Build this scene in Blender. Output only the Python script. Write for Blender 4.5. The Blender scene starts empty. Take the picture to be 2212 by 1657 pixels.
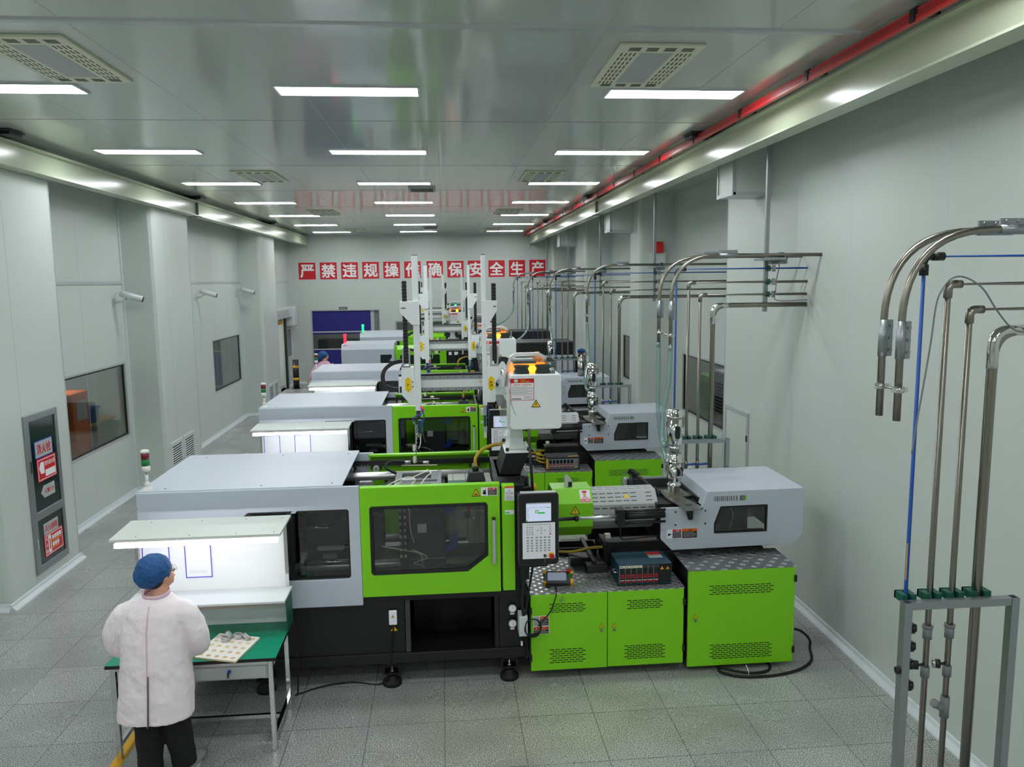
import bpy, bmesh, math, random
from math import sin, cos, pi, radians, sqrt
from mathutils import Vector, Matrix
from mathutils.geometry import tessellate_polygon
random.seed(7)
SC = bpy.context.scene
COL = SC.collection

# ------------------------------------------------------------------ camera, world, exposure
cam_data = bpy.data.cameras.new('camera')
cam_data.sensor_fit = 'HORIZONTAL'
cam_data.sensor_width = 36.0
cam_data.lens = 36.0 * 1687.5 / 2212.0
cam_data.clip_start = 0.05
cam_data.clip_end = 200
camera = bpy.data.objects.new('camera', cam_data)
COL.objects.link(camera)
YAW, PITCH, ROLL = 0.0856207, 0.1311151, 0.0119189
_f = Vector((sin(YAW) * cos(PITCH), cos(YAW) * cos(PITCH), -sin(PITCH)))
_r = Vector((cos(YAW), -sin(YAW), 0))
_d = _f.cross(_r)
_r2 = cos(ROLL) * _r + sin(ROLL) * _d
_d2 = -sin(ROLL) * _r + cos(ROLL) * _d
_m = Matrix((( _r2.x, -_d2.x, -_f.x, 0), (_r2.y, -_d2.y, -_f.y, 0), (_r2.z, -_d2.z, -_f.z, 3.6), (0, 0, 0, 1)))
camera.matrix_world = _m
SC.camera = camera
SC.view_settings.view_transform = 'Standard'
SC.view_settings.look = 'None'
SC.view_settings.gamma = 1.0
SC.view_settings.use_curve_mapping = False
SC.view_settings.exposure = 0.95
world = bpy.data.worlds.new('world')
SC.world = world
world.use_nodes = True
world.node_tree.nodes['Background'].inputs[0].default_value = (0.02, 0.022, 0.021, 1)
world.node_tree.nodes['Background'].inputs[1].default_value = 1.0
LIGHT_E = 16.0        # emission of the ceiling light diffusers
TUBE_E = 8.0         # emission of the work-table tubes
SC.cycles.use_denoising = True
SC.cycles.max_bounces = 8
SC.cycles.diffuse_bounces = 5
SC.cycles.glossy_bounces = 4
SC.cycles.transmission_bounces = 4
SC.cycles.transparent_max_bounces = 12
SC.cycles.caustics_reflective = False
SC.cycles.caustics_refractive = False
SC.cycles.sample_clamp_indirect = 4.0

# ------------------------------------------------------------------ materials
def lin(c):
    out = []
    for v in c:
        v /= 255.0
        out.append(v / 12.92 if v <= 0.04045 else ((v + 0.055) / 1.055) ** 2.4)
    return tuple(out) + (1.0,)

MATS = {}
def P(key, rgb, rough=0.5, metal=0.0, spec=0.5, emit=None, estr=0.0, coat=0.0):
    m = bpy.data.materials.new(key)
    m.use_nodes = True
    b = m.node_tree.nodes['Principled BSDF']
    b.inputs['Base Color'].default_value = lin(rgb)
    b.inputs['Roughness'].default_value = rough
    b.inputs['Metallic'].default_value = metal
    b.inputs['Specular IOR Level'].default_value = spec
    if coat:
        b.inputs['Coat Weight'].default_value = coat
        b.inputs['Coat Roughness'].default_value = 0.1
    if emit:
        b.inputs['Emission Color'].default_value = lin(emit)
        b.inputs['Emission Strength'].default_value = estr
    MATS[key] = m
    return m

def nodes_of(m):
    nt = m.node_tree
    return nt, nt.nodes, nt.links, nt.nodes['Principled BSDF']

def glass(key, tint, gloss=0.08, rough=0.03, milky=0.0, milk=(255, 255, 255)):
    """pane: tinted see-through mixed with a mirror coat (fresnel)."""
    m = bpy.data.materials.new(key)
    m.use_nodes = True
    nt = m.node_tree
    nt.nodes.clear()
    out = nt.nodes.new('ShaderNodeOutputMaterial')
    tr = nt.nodes.new('ShaderNodeBsdfTransparent'); tr.inputs[0].default_value = lin(tint)
    gl = nt.nodes.new('ShaderNodeBsdfGlossy'); gl.inputs['Roughness'].default_value = rough
    lw = nt.nodes.new('ShaderNodeFresnel'); lw.inputs[0].default_value = 1.5
    mul = nt.nodes.new('ShaderNodeMath'); mul.operation = 'MULTIPLY_ADD'
    mul.inputs[1].default_value = 0.8; mul.inputs[2].default_value = gloss
    mul.use_clamp = True
    nt.links.new(lw.outputs[0], mul.inputs[0])
    mx = nt.nodes.new('ShaderNodeMixShader')
    nt.links.new(mul.outputs[0], mx.inputs[0])
    if milky > 0:
        df = nt.nodes.new('ShaderNodeBsdfDiffuse'); df.inputs[0].default_value = lin(milk)
        m2 = nt.nodes.new('ShaderNodeMixShader'); m2.inputs[0].default_value = milky
        nt.links.new(tr.outputs[0], m2.inputs[1]); nt.links.new(df.outputs[0], m2.inputs[2])
        nt.links.new(m2.outputs[0], mx.inputs[1])
    else:
        nt.links.new(tr.outputs[0], mx.inputs[1])
    nt.links.new(gl.outputs[0], mx.inputs[2])
    nt.links.new(mx.outputs[0], out.inputs[0])
    MATS[key] = m
    return m

P('wall', (199, 206, 200), 0.33)
P('ceil', (186, 192, 186), 0.11, spec=0.6)
P('trim', (186, 192, 194), 0.3, 0.3)
P('cove', (205, 213, 216), 0.28)
P('white', (190, 198, 209), 0.32)
P('white2', (206, 211, 212), 0.35)
P('robotwhite', (232, 236, 237), 0.33)
P('paint', (238, 240, 240), 0.4)
P('green', (128, 208, 20), 0.33)
P('green_dk', (70, 128, 14), 0.4)
P('black', (20, 20, 22), 0.42)
P('black_m', (13, 13, 14), 0.6)
P('rubber', (16, 16, 17), 0.7)
P('dkgrey', (60, 62, 66), 0.5)
P('grey', (120, 124, 126), 0.45)
P('ltgrey', (176, 180, 180), 0.45)
P('steel', (168, 166, 158), 0.28, 1.0)
P('pipe', (148, 144, 134), 0.3, 1.0)
P('chrome', (214, 214, 212), 0.1, 1.0)
P('alu', (188, 190, 190), 0.36, 1.0)
P('galv', (160, 166, 168), 0.42, 0.85)
P('mould', (176, 178, 168), 0.5, 0.25)
P('tiebar', (232, 232, 232), 0.3, 0.75)
P('beam', (196, 205, 180), 0.2)
P('red', (218, 28, 36), 0.35)
P('signred', (205, 24, 40), 0.35)
P('darkred', (120, 20, 28), 0.35)
P('signwhite', (240, 238, 238), 0.5)
P('blue', (34, 84, 166), 0.4)
P('clampblue', (28, 62, 170), 0.4)
P('doorblue', (26, 24, 120), 0.5)
P('teal', (0, 140, 106), 0.32)
P('teal_dk', (10, 84, 70), 0.45)
P('petrol', (30, 66, 82), 0.4)
P('yellow', (238, 200, 0), 0.45)
P('linetape', (226, 168, 14), 0.5)
P('cableyellow', (176, 148, 30), 0.5)
P('orange', (232, 106, 20), 0.45)
P('lampwhite', (226, 226, 220), 0.4)
P('lampred', (110, 8, 26), 0.2)
P('lampgreen', (0, 120, 50), 0.2)
P('purple', (84, 60, 200), 0.5)
P('paper', (240, 240, 248), 0.6)
P('cream', (224, 224, 200), 0.5)
P('tray', (238, 234, 226), 0.45)
P('traycup', (222, 190, 130), 0.5)
P('hood', (206, 214, 206), 0.35)
P('drawer', (170, 176, 176), 0.45)
P('screen', (40, 60, 90), 0.15, emit=(206, 218, 240), estr=0.42)
P('screengreen', (20, 160, 60), 0.3, emit=(40, 190, 80), estr=0.2)
P('screendark', (20, 34, 34), 0.12)
P('screenpend', (30, 40, 50), 0.15, emit=(150, 160, 180), estr=0.3)
P('lamp', (255, 255, 255), 0.5, emit=(248, 252, 255), estr=LIGHT_E)
P('tube', (255, 255, 255), 0.5, emit=(250, 250, 255), estr=TUBE_E)
P('amber', (255, 150, 40), 0.4, emit=(255, 140, 20), estr=7.0)
P('mint', (120, 255, 200), 0.4, emit=(90, 255, 190), estr=1.6)
P('ledred', (255, 60, 70), 0.4, emit=(255, 30, 50), estr=1.0)
P('ledgreen', (60, 255, 170), 0.4, emit=(20, 235, 130), estr=0.9)
P('knobred', (190, 30, 34), 0.4)
P('skin', (214, 160, 132), 0.5)
P('skin_dk', (150, 104, 80), 0.5)
P('hair', (22, 18, 17), 0.5)
P('trousers', (14, 14, 17), 0.85)
P('jacket', (28, 28, 32), 0.8)
P('shoe', (150, 152, 152), 0.6)
P('floor2', (120, 122, 116), 0.3)
P('kraft', (196, 160, 92), 0.6)
P('binblue', (30, 76, 132), 0.5)
P('machorange', (214, 110, 50), 0.5)
P('sack', (232, 234, 226), 0.6)
glass('pane', (222, 230, 226), 0.05)
glass('pane_dark', (226, 228, 228), 0.03)
glass('pane_left', (232, 236, 234), 0.05)
glass('clear', (226, 234, 234), 0.06)
glass('frosted', (240, 238, 232), 0.04, 0.2, milky=0.86, milk=(244, 242, 238))
glass('film', (228, 238, 232), 0.14, 0.12, milky=0.12)
glass('hose', (214, 232, 228), 0.12, 0.1, milky=0.3, milk=(176, 220, 214))
glass('ringplastic', (240, 244, 244), 0.08, 0.08, milky=0.42)

# granite floor tiles
def floor_mat():
    m = P('floor', (122, 124, 120), 0.2)
    nt, N, L, B = nodes_of(m)
    tc = N.new('ShaderNodeTexCoord')
    sep = N.new('ShaderNodeSeparateXYZ'); L.new(tc.outputs['Object'], sep.inputs[0])
    def joint(axis, off, pitch):
        a = N.new('ShaderNodeMath'); a.operation = 'SUBTRACT'; a.inputs[1].default_value = off
        L.new(sep.outputs[axis], a.inputs[0])
        b = N.new('ShaderNodeMath'); b.operation = 'PINGPONG'; b.inputs[1].default_value = pitch / 2
        L.new(a.outputs[0], b.inputs[0])
        c = N.new('ShaderNodeMath'); c.operation = 'LESS_THAN'; c.inputs[1].default_value = 0.0026
        L.new(b.outputs[0], c.inputs[0])
        fl = N.new('ShaderNodeMath'); fl.operation = 'DIVIDE'; fl.inputs[1].default_value = pitch
        L.new(a.outputs[0], fl.inputs[0])
        f2 = N.new('ShaderNodeMath'); f2.operation = 'FLOOR'; L.new(fl.outputs[0], f2.inputs[0])
        return c, f2
    jx, ix = joint('X', 3.65, 0.62)
    jy, iy = joint('Y', 8.03, 0.66)
    mxj = N.new('ShaderNodeMath'); mxj.operation = 'MAXIMUM'
    L.new(jx.outputs[0], mxj.inputs[0]); L.new(jy.outputs[0], mxj.inputs[1])
    comb = N.new('ShaderNodeCombineXYZ'); L.new(ix.outputs[0], comb.inputs[0]); L.new(iy.outputs[0], comb.inputs[1])
    wn = N.new('ShaderNodeTexWhiteNoise'); wn.noise_dimensions = '3D'; L.new(comb.outputs[0], wn.inputs[0])
    n1 = N.new('ShaderNodeTexNoise'); n1.inputs['Scale'].default_value = 130; n1.inputs['Detail'].default_value = 2
    L.new(tc.outputs['Object'], n1.inputs['Vector'])
    r1 = N.new('ShaderNodeValToRGB')
    r1.color_ramp.elements[0].position = 0.42; r1.color_ramp.elements[0].color = lin((92, 95, 93))
    r1.color_ramp.elements[1].position = 0.58; r1.color_ramp.elements[1].color = lin((200, 203, 198))
    L.new(n1.outputs['Fac'], r1.inputs[0])
    n2 = N.new('ShaderNodeTexNoise'); n2.inputs['Scale'].default_value = 1.1; n2.inputs['Detail'].default_value = 5
    L.new(tc.outputs['Object'], n2.inputs['Vector'])
    st = N.new('ShaderNodeMapRange'); st.inputs['From Min'].default_value = 0.35; st.inputs['From Max'].default_value = 0.7
    st.inputs['To Min'].default_value = 1.06; st.inputs['To Max'].default_value = 0.82
    L.new(n2.outputs['Fac'], st.inputs[0])
    tv = N.new('ShaderNodeMath'); tv.operation = 'MULTIPLY_ADD'; tv.inputs[1].default_value = 0.1; tv.inputs[2].default_value = 0.95
    L.new(wn.outputs['Value'], tv.inputs[0])
    t2 = N.new('ShaderNodeMath'); t2.operation = 'MULTIPLY'; L.new(tv.outputs[0], t2.inputs[0]); L.new(st.outputs[0], t2.inputs[1])
    vm = N.new('ShaderNodeVectorMath'); vm.operation = 'SCALE'; L.new(r1.outputs[0], vm.inputs[0]); L.new(t2.outputs[0], vm.inputs['Scale'])
    mix = N.new('ShaderNodeMix'); mix.data_type = 'RGBA'
    L.new(mxj.outputs[0], mix.inputs[0]); L.new(vm.outputs[0], mix.inputs[6]); mix.inputs[7].default_value = lin((84, 86, 84))
    # oil-stained warm patch in front of the first machine
    sub = N.new('ShaderNodeVectorMath'); sub.operation = 'SUBTRACT'; sub.inputs[1].default_value = (0.75, 5.9, 0)
    L.new(tc.outputs['Object'], sub.inputs[0])
    sc_ = N.new('ShaderNodeVectorMath'); sc_.operation = 'MULTIPLY'; sc_.inputs[1].default_value = (0.42, 0.85, 0)
    L.new(sub.outputs[0], sc_.inputs[0])
    ln = N.new('ShaderNodeVectorMath'); ln.operation = 'LENGTH'; L.new(sc_.outputs[0], ln.inputs[0])
    nn = N.new('ShaderNodeTexNoise'); nn.inputs['Scale'].default_value = 2.3; nn.inputs['Detail'].default_value = 4
    L.new(tc.outputs['Object'], nn.inputs['Vector'])
    ad = N.new('ShaderNodeMath'); ad.operation = 'ADD'; L.new(ln.outputs['Value'], ad.inputs[0]); L.new(nn.outputs['Fac'], ad.inputs[1])
    mr = N.new('ShaderNodeMapRange'); mr.inputs['From Min'].default_value = 0.75; mr.inputs['From Max'].default_value = 1.25
    mr.inputs['To Min'].default_value = 0.55; mr.inputs['To Max'].default_value = 0.0
    L.new(ad.outputs[0], mr.inputs[0])
    mo = N.new('ShaderNodeMix'); mo.data_type = 'RGBA'; mo.blend_type = 'MULTIPLY'
    L.new(mr.outputs[0], mo.inputs[0]); L.new(mix.outputs[2], mo.inputs[6]); mo.inputs[7].default_value = (0.84, 0.82, 0.6, 1)
    L.new(mo.outputs[2], B.inputs['Base Color'])
    bp = N.new('ShaderNodeBump'); bp.inputs['Strength'].default_value = 0.04; bp.inputs['Distance'].default_value = 0.002
    L.new(n1.outputs['Fac'], bp.inputs['Height']); L.new(bp.outputs[0], B.inputs['Normal'])
    rr = N.new('ShaderNodeMapRange'); rr.inputs['To Min'].default_value = 0.14; rr.inputs['To Max'].default_value = 0.4
    L.new(n2.outputs['Fac'], rr.inputs[0]); L.new(rr.outputs[0], B.inputs['Roughness'])
floor_mat()

def tread_mat(key, kx, ky, stagger, lo, hi):
    """chequered aluminium plate: raised lozenges."""
    m = P(key, (170, 172, 172), 0.36, 1.0)
    nt, N, L, B = nodes_of(m)
    tc = N.new('ShaderNodeTexCoord')
    mp = N.new('ShaderNodeMapping'); mp.inputs['Rotation'].default_value = (0, 0, radians(stagger)); mp.inputs['Scale'].default_value = (kx, ky, kx)
    L.new(tc.outputs['Object'], mp.inputs[0])
    sep = N.new('ShaderNodeSeparateXYZ'); L.new(mp.outputs[0], sep.inputs[0])
    def tri(o):
        w = N.new('ShaderNodeMath'); w.operation = 'PINGPONG'; w.inputs[1].default_value = 0.5
        L.new(o, w.inputs[0]); return w
    a = tri(sep.outputs[0]); b = tri(sep.outputs[1])
    mn = N.new('ShaderNodeMath'); mn.operation = 'MINIMUM'; L.new(a.outputs[0], mn.inputs[0]); L.new(b.outputs[0], mn.inputs[1])
    st = N.new('ShaderNodeMapRange'); st.interpolation_type = 'SMOOTHSTEP'
    st.inputs['From Min'].default_value = lo; st.inputs['From Max'].default_value = hi
    L.new(mn.outputs[0], st.inputs[0])
    bp = N.new('ShaderNodeBump'); bp.inputs['Strength'].default_value = 0.8; bp.inputs['Distance'].default_value = 0.006
    L.new(st.outputs[0], bp.inputs['Height']); L.new(bp.outputs[0], B.inputs['Normal'])
    mx = N.new('ShaderNodeMix'); mx.data_type = 'RGBA'; L.new(st.outputs[0], mx.inputs[0])
    mx.inputs[6].default_value = lin((150, 152, 153)); mx.inputs[7].default_value = lin((232, 234, 234))
    L.new(mx.outputs[2], B.inputs['Base Color'])
    rm = N.new('ShaderNodeMapRange'); rm.inputs['To Min'].default_value = 0.55; rm.inputs['To Max'].default_value = 0.28
    L.new(st.outputs[0], rm.inputs[0]); L.new(rm.outputs[0], B.inputs['Roughness'])
tread_mat('tread', 9.5, 9.5, 38, 0.22, 0.32)
tread_mat('tread2', 15, 15, 45, 0.16, 0.34)

def cloth_mat(key, rgb, scale=40, st=0.35):
    m = P(key, rgb, 0.75)
    nt, N, L, B = nodes_of(m)
    tc = N.new('ShaderNodeTexCoord')
    n = N.new('ShaderNodeTexNoise'); n.inputs['Scale'].default_value = scale * 0.3; n.inputs['Detail'].default_value = 3
    n.inputs['Distortion'].default_value = 1.2
    L.new(tc.outputs['Object'], n.inputs['Vector'])
    bp = N.new('ShaderNodeBump'); bp.inputs['Strength'].default_value = st; bp.inputs['Distance'].default_value = 0.02
    L.new(n.outputs['Fac'], bp.inputs['Height']); L.new(bp.outputs[0], B.inputs['Normal'])
cloth_mat('coat', (242, 231, 235))
cloth_mat('coatpink', (226, 172, 196))
def cap_mat():
    m = P('cap', (26, 92, 156), 0.7)
    nt, N, L, B = nodes_of(m)
    tc = N.new('ShaderNodeTexCoord')
    v = N.new('ShaderNodeTexVoronoi'); v.feature = 'DISTANCE_TO_EDGE'; v.inputs['Scale'].default_value = 85
    L.new(tc.outputs['Object'], v.inputs['Vector'])
    r = N.new('ShaderNodeValToRGB')
    r.color_ramp.elements[0].position = 0.0; r.color_ramp.elements[0].color = lin((48, 118, 172))
    r.color_ramp.elements[1].position = 0.07; r.color_ramp.elements[1].color = lin((16, 70, 128))
    L.new(v.outputs['Distance'], r.inputs[0]); L.new(r.outputs[0], B.inputs['Base Color'])
    n = N.new('ShaderNodeTexNoise'); n.inputs['Scale'].default_value = 26
    L.new(tc.outputs['Object'], n.inputs['Vector'])
    bp = N.new('ShaderNodeBump'); bp.inputs['Strength'].default_value = 0.5; bp.inputs['Distance'].default_value = 0.02
    L.new(n.outputs['Fac'], bp.inputs['Height']); L.new(bp.outputs[0], B.inputs['Normal'])
cap_mat()

# ------------------------------------------------------------------ mesh builder
FONT_CACHE = {}
def text_mesh(s):
    k = s
    if k not in FONT_CACHE:
        c = bpy.data.curves.new('lettering', 'FONT')
        c.body = s; c.size = 1.0; c.align_x = 'CENTER'; c.align_y = 'CENTER'
        c.resolution_u = 3
        o = bpy.data.objects.new('lettering', c); COL.objects.link(o)
        dg = bpy.context.evaluated_depsgraph_get()
        me = bpy.data.meshes.new_from_object(o.evaluated_get(dg))
        vs = [v.co.copy() for v in me.vertices]; fs = [tuple(p.vertices) for p in me.polygons]
        xs = [v.x for v in vs] or [0]; ys = [v.y for v in vs] or [0]
        cx = (min(xs) + max(xs)) / 2; cy = (min(ys) + max(ys)) / 2
        vs = [Vector((v.x - cx, v.y - cy, 0)) for v in vs]
        FONT_CACHE[k] = (vs, fs, max(xs) - min(xs), max(ys) - min(ys))
        bpy.data.objects.remove(o); bpy.data.curves.remove(c); bpy.data.meshes.remove(me)
    return FONT_CACHE[k]

class MB:
    def __init__(self, m='white'):
        self.v = []; self.f = []; self.mi = []; self.sm = []; self.keys = []; self.m = m
    def k(self, m):
        m = m or self.m
        if m not in self.keys: self.keys.append(m)
        return self.keys.index(m)
    def add(self, vs, fs, m=None, smooth=False):
        b = len(self.v); self.v += [tuple(x) for x in vs]; i = self.k(m)
        for f in fs:
            self.f.append(tuple(b + q for q in f)); self.mi.append(i); self.sm.append(smooth)
        return self
    def box(self, x0, x1, y0, y1, z0, z1, m=None):
        vs = [(x, y, z) for x in (x0, x1) for y in (y0, y1) for z in (z0, z1)]
        return self.add(vs, [(0, 1, 3, 2), (4, 6, 7, 5), (0, 4, 5, 1), (2, 3, 7, 6), (0, 2, 6, 4), (1, 5, 7, 3)], m)
    def prism(self, poly, ax, a, b, m=None):
        def pt(p, t):
            return (t, p[0], p[1]) if ax == 'x' else ((p[0], t, p[1]) if ax == 'y' else (p[0], p[1], t))
        n = len(poly)
        vs = [pt(p, a) for p in poly] + [pt(p, b) for p in poly]
        fs = [tuple(range(n)), tuple(range(2 * n - 1, n - 1, -1))]
        fs += [(i, (i + 1) % n, n + (i + 1) % n, n + i) for i in range(n)]
        return self.add(vs, fs, m)
    def plate(self, outer, holes, ax, a, b, m=None):
        """flat plate with holes, extruded along ax from a to b."""
        def pt(p, t):
            return (t, p[0], p[1]) if ax == 'x' else ((p[0], t, p[1]) if ax == 'y' else (p[0], p[1], t))
        loops = [outer] + holes
        flat = [p for l in loops for p in l]
        tris = tessellate_polygon([[Vector((p[0], p[1], 0)) for p in l] for l in loops])
        n = len(flat)
        vs = [pt(p, a) for p in flat] + [pt(p, b) for p in flat]
        fs = [tuple(t) for t in tris] + [tuple(n + q for q in reversed(t)) for t in tris]
        o = 0
        for l in loops:
            k = len(l)
            fs += [(o + i, o + (i + 1) % k, n + o + (i + 1) % k, n + o + i) for i in range(k)]
            o += k
        return self.add(vs, fs, m)
    def cyl(self, p, q, r, n=16, r2=None, m=None, caps=True):
        return self.tube([p, q], [r, r if r2 is None else r2], n, m, caps)
    def tube(self, pts, r, n=8, m=None, caps=True, flat=None, closed=False):
        """swept tube; r a number or one per point; flat=(a,b) scales the section."""
        pts = [Vector(p) for p in pts]
        N_ = len(pts)
        rs = list(r) if hasattr(r, '__len__') else [r] * N_
        tans = []
        for i in range(N_):
            if closed: t = pts[(i + 1) % N_] - pts[i - 1]
            else: t = pts[min(i + 1, N_ - 1)] - pts[max(i - 1, 0)]
            tans.append(t.normalized() if t.length > 1e-9 else Vector((0, 0, 1)))
        up = Vector((0, 0, 1)) if abs(tans[0].z) < 0.9 else Vector((0, 1, 0))
        u = (up - tans[0] * up.dot(tans[0])).normalized()
        vs = []; fa, fb = flat or (1, 1)
        for i in range(N_):
            t = tans[i]
            u = (u - t * u.dot(t))
            u = u.normalized() if u.length > 1e-6 else t.orthogonal().normalized()
            w = t.cross(u)
            for k in range(n):
                a = 2 * pi * (k + 0.5) / n
                vs.append(pts[i] + (u * cos(a) * fa + w * sin(a) * fb) * rs[i])
        fs = []
        for i in range(N_ if closed else N_ - 1):
            j = (i + 1) % N_
            for k in range(n):
                fs.append((i * n + k, i * n + (k + 1) % n, j * n + (k + 1) % n, j * n + k))
        self.add(vs, fs, m, n > 5)
        if caps and not closed:
            b = len(self.v) - len(vs); i = self.k(m)
            self.f.append(tuple(b + k for k in range(n))); self.mi.append(i); self.sm.append(False)
            self.f.append(tuple(b + (N_ - 1) * n + k for k in reversed(range(n)))); self.mi.append(i); self.sm.append(False)
        return self
    def lathe(self, prof, c, n=24, m=None, axis='z'):
        vs = []; K = len(prof)
        for (r, z) in prof:
            for k in range(n):
                a = 2 * pi * k / n
                x, y = r * cos(a), r * sin(a)
                if axis == 'z': vs.append((c[0] + x, c[1] + y, c[2] + z))
                elif axis == 'y': vs.append((c[0] + x, c[1] + z, c[2] + y))
                else: vs.append((c[0] + z, c[1] + x, c[2] + y))
        fs = [(i * n + k, i * n + (k + 1) % n, (i + 1) * n + (k + 1) % n, (i + 1) * n + k) for i in range(K - 1) for k in range(n)]
        return self.add(vs, fs, m, True)
    def disc(self, prof, c, n=24, m=None, axis='z'):
        """closed lathe."""
        return self.lathe([(0.0001, prof[0][1])] + list(prof) + [(0.0001, prof[-1][1])], c, n, m, axis)
    def ball(self, c, r, nu=16, nv=10, m=None, rot=None):
        rx, ry, rz = r if hasattr(r, '__len__') else (r, r, r)
        vs = []
        for j in range(nv + 1):
            t = pi * j / nv
            for k in range(nu):
                a = 2 * pi * k / nu
                p = Vector((rx * sin(t) * cos(a), ry * sin(t) * sin(a), rz * cos(t)))
                if rot: p = rot @ p
                vs.append((c[0] + p.x, c[1] + p.y, c[2] + p.z))
        fs = [(j * nu + k, j * nu + (k + 1) % nu, (j + 1) * nu + (k + 1) % nu, (j + 1) * nu + k) for j in range(nv) for k in range(nu)]
        return self.add(vs, fs, m, True)
    def text(self, s, size, c, m, right=(1, 0, 0), up=(0, 0, 1), bold=0.0, width=None):
        vs, fs, w, h = text_mesh(s)
        if not vs: return self
        R_, U_ = Vector(right), Vector(up); c = Vector(c)
        sx = size if width is None else width / max(w, 1e-6)
        d = bold * size * 1.1
        N_ = R_.cross(U_)
        for i, (ox, oz) in enumerate([(-1, -1), (1, -1), (-1, 1), (1, 1)] if bold else [(0, 0)]):
            self.add([c + R_ * (v.x * sx + ox * d) + U_ * (v.y * size + oz * d) + N_ * (i * .00012) for v in vs], fs, m)
        return self
    def tri(self, cx, z0, h, y, m1='yellow', m2='black', sym=True):
        """warning triangle on a plane facing -Y."""
        w = h * 0.58
        self.prism([(cx - w, z0), (cx + w, z0), (cx, z0 + h)], 'y', y - 0.0015, y, m2)
        k = 0.78
        self.prism([(cx - w * k, z0 + h * 0.08), (cx + w * k, z0 + h * 0.08), (cx, z0 + h * 0.86)], 'y', y - 0.0025, y - 0.0015, m1)
        if sym == 'bolt':
            self.prism([(cx - .02 * h, z0 + .62 * h), (cx + .09 * h, z0 + .62 * h), (cx + .02 * h, z0 + .42 * h), (cx + .1 * h, z0 + .42 * h), (cx - .05 * h, z0 + .14 * h), (cx - .02 * h, z0 + .34 * h), (cx - .1 * h, z0 + .34 * h)], 'y', y - 0.0035, y - 0.0025, m2)
        elif sym == 'hand':
            self.box(cx - .2 * h, cx - .06 * h, y - .0035, y - .0025, z0 + .14 * h, z0 + .36 * h, m2)
            self.box(cx + .06 * h, cx + .2 * h, y - .0035, y - .0025, z0 + .14 * h, z0 + .36 * h, m2)
            self.box(cx - .03 * h, cx + .03 * h, y - .0035, y - .0025, z0 + .2 * h, z0 + .56 * h, m2)
        elif sym:
            self.box(cx - .035 * h, cx + .035 * h, y - .0035, y - .0025, z0 + .3 * h, z0 + .62 * h, m2)
            self.box(cx - .035 * h, cx + .035 * h, y - .0035, y - .0025, z0 + .16 * h, z0 + .24 * h, m2)
        return self
    def lines(self, x0, x1, z0, z1, n, y, m='grey', th=0.3):
        rnd = random.Random(int((x0 + z0) * 1000))
        for i in range(n):
            z = z1 - (z1 - z0) * (i + 0.5) / n
            t = (z1 - z0) / n * th / 2
            self.box(x0, x0 + (x1 - x0) * (1.0 if i % 3 else 0.6 + 0.4 * rnd.random()), y - 0.0008, y, z - t, z + t, m)
        return self

ORG = {}
def setp(o, label=None, cat=None, group=None, kind=None):
    if label: o['label'] = label
    if cat: o['category'] = cat
    if group: o['group'] = group
    if kind: o['kind'] = kind
    return o

def obj(name, mb, parent=None, label=None, cat=None, group=None, kind=None, bevel=0.0, seg=2, loc=None, ang=0.6):
    if parent is not None: org = ORG[parent.name]
    elif loc is not None: org = Vector(loc)
    else: org = Vector((0, 0, 0))
    me = bpy.data.meshes.new(name)
    vs = [(x - org.x, y - org.y, z - org.z) for x, y, z in mb.v]
    me.from_pydata(vs, [], mb.f)
    for key in mb.keys: me.materials.append(MATS[key])
    me.polygons.foreach_set('material_index', mb.mi)
    me.polygons.foreach_set('use_smooth', mb.sm)
    bm = bmesh.new(); bm.from_mesh(me)
    bmesh.ops.recalc_face_normals(bm, faces=bm.faces)
    bm.to_mesh(me); bm.free()
    me.update()
    o = bpy.data.objects.new(name, me)
    COL.objects.link(o)
    if parent is not None: o.parent = parent
    else: o.location = org
    ORG[o.name] = org
    if bevel > 0:
        md = o.modifiers.new('edge', 'BEVEL'); md.width = bevel; md.segments = seg
        md.limit_method = 'ANGLE'; md.angle_limit = ang
    return setp(o, label, cat, group, kind)

def thing(name, loc, label, cat, group=None):
    o = bpy.data.objects.new(name, None)
    o.empty_display_size = 0.1
    COL.objects.link(o); o.location = loc
    ORG[o.name] = Vector(loc)
    return setp(o, label, cat, group)

def copy_tree(o, parent):
    c = o.copy(); COL.objects.link(c)
    if parent is not None: c.parent = parent
    for ch in list(o.children): copy_tree(ch, c)
    return c

def dup(root, off, label, group=None, skip=()):
    c = root.copy(); COL.objects.link(c)
    c.location = root.location + Vector(off)
    c['label'] = label
    if group: c['group'] = group
    for ch in list(root.children):
        if ch.name.split('.')[0] not in skip: copy_tree(ch, c)
    ORG[c.name] = ORG[root.name] + Vector(off)
    return c

def bend(pts, r, n=6):
    """round the corners of a polyline."""
    pts = [Vector(p) for p in pts]; out = [pts[0]]
    for i in range(1, len(pts) - 1):
        a, b, c = pts[i - 1], pts[i], pts[i + 1]
        u = (a - b); w = (c - b)
        rr = min(r, u.length * 0.49, w.length * 0.49)
        p0 = b + u.normalized() * rr; p1 = b + w.normalized() * rr
        for k in range(n + 1):
            t = k / n
            out.append(p0 * (1 - t) ** 2 + b * 2 * t * (1 - t) + p1 * t * t)
    out.append(pts[-1])
    return out

def rrect(x0, x1, z0, z1, r, n=4):
    out = []
    for cx, cz, a0 in ((x1 - r, z1 - r, 0), (x0 + r, z1 - r, 90), (x0 + r, z0 + r, 180), (x1 - r, z0 + r, 270)):
        for k in range(n + 1):
            a = radians(a0 + 90 * k / n); out.append((cx + r * cos(a), cz + r * sin(a)))
    return out

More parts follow.
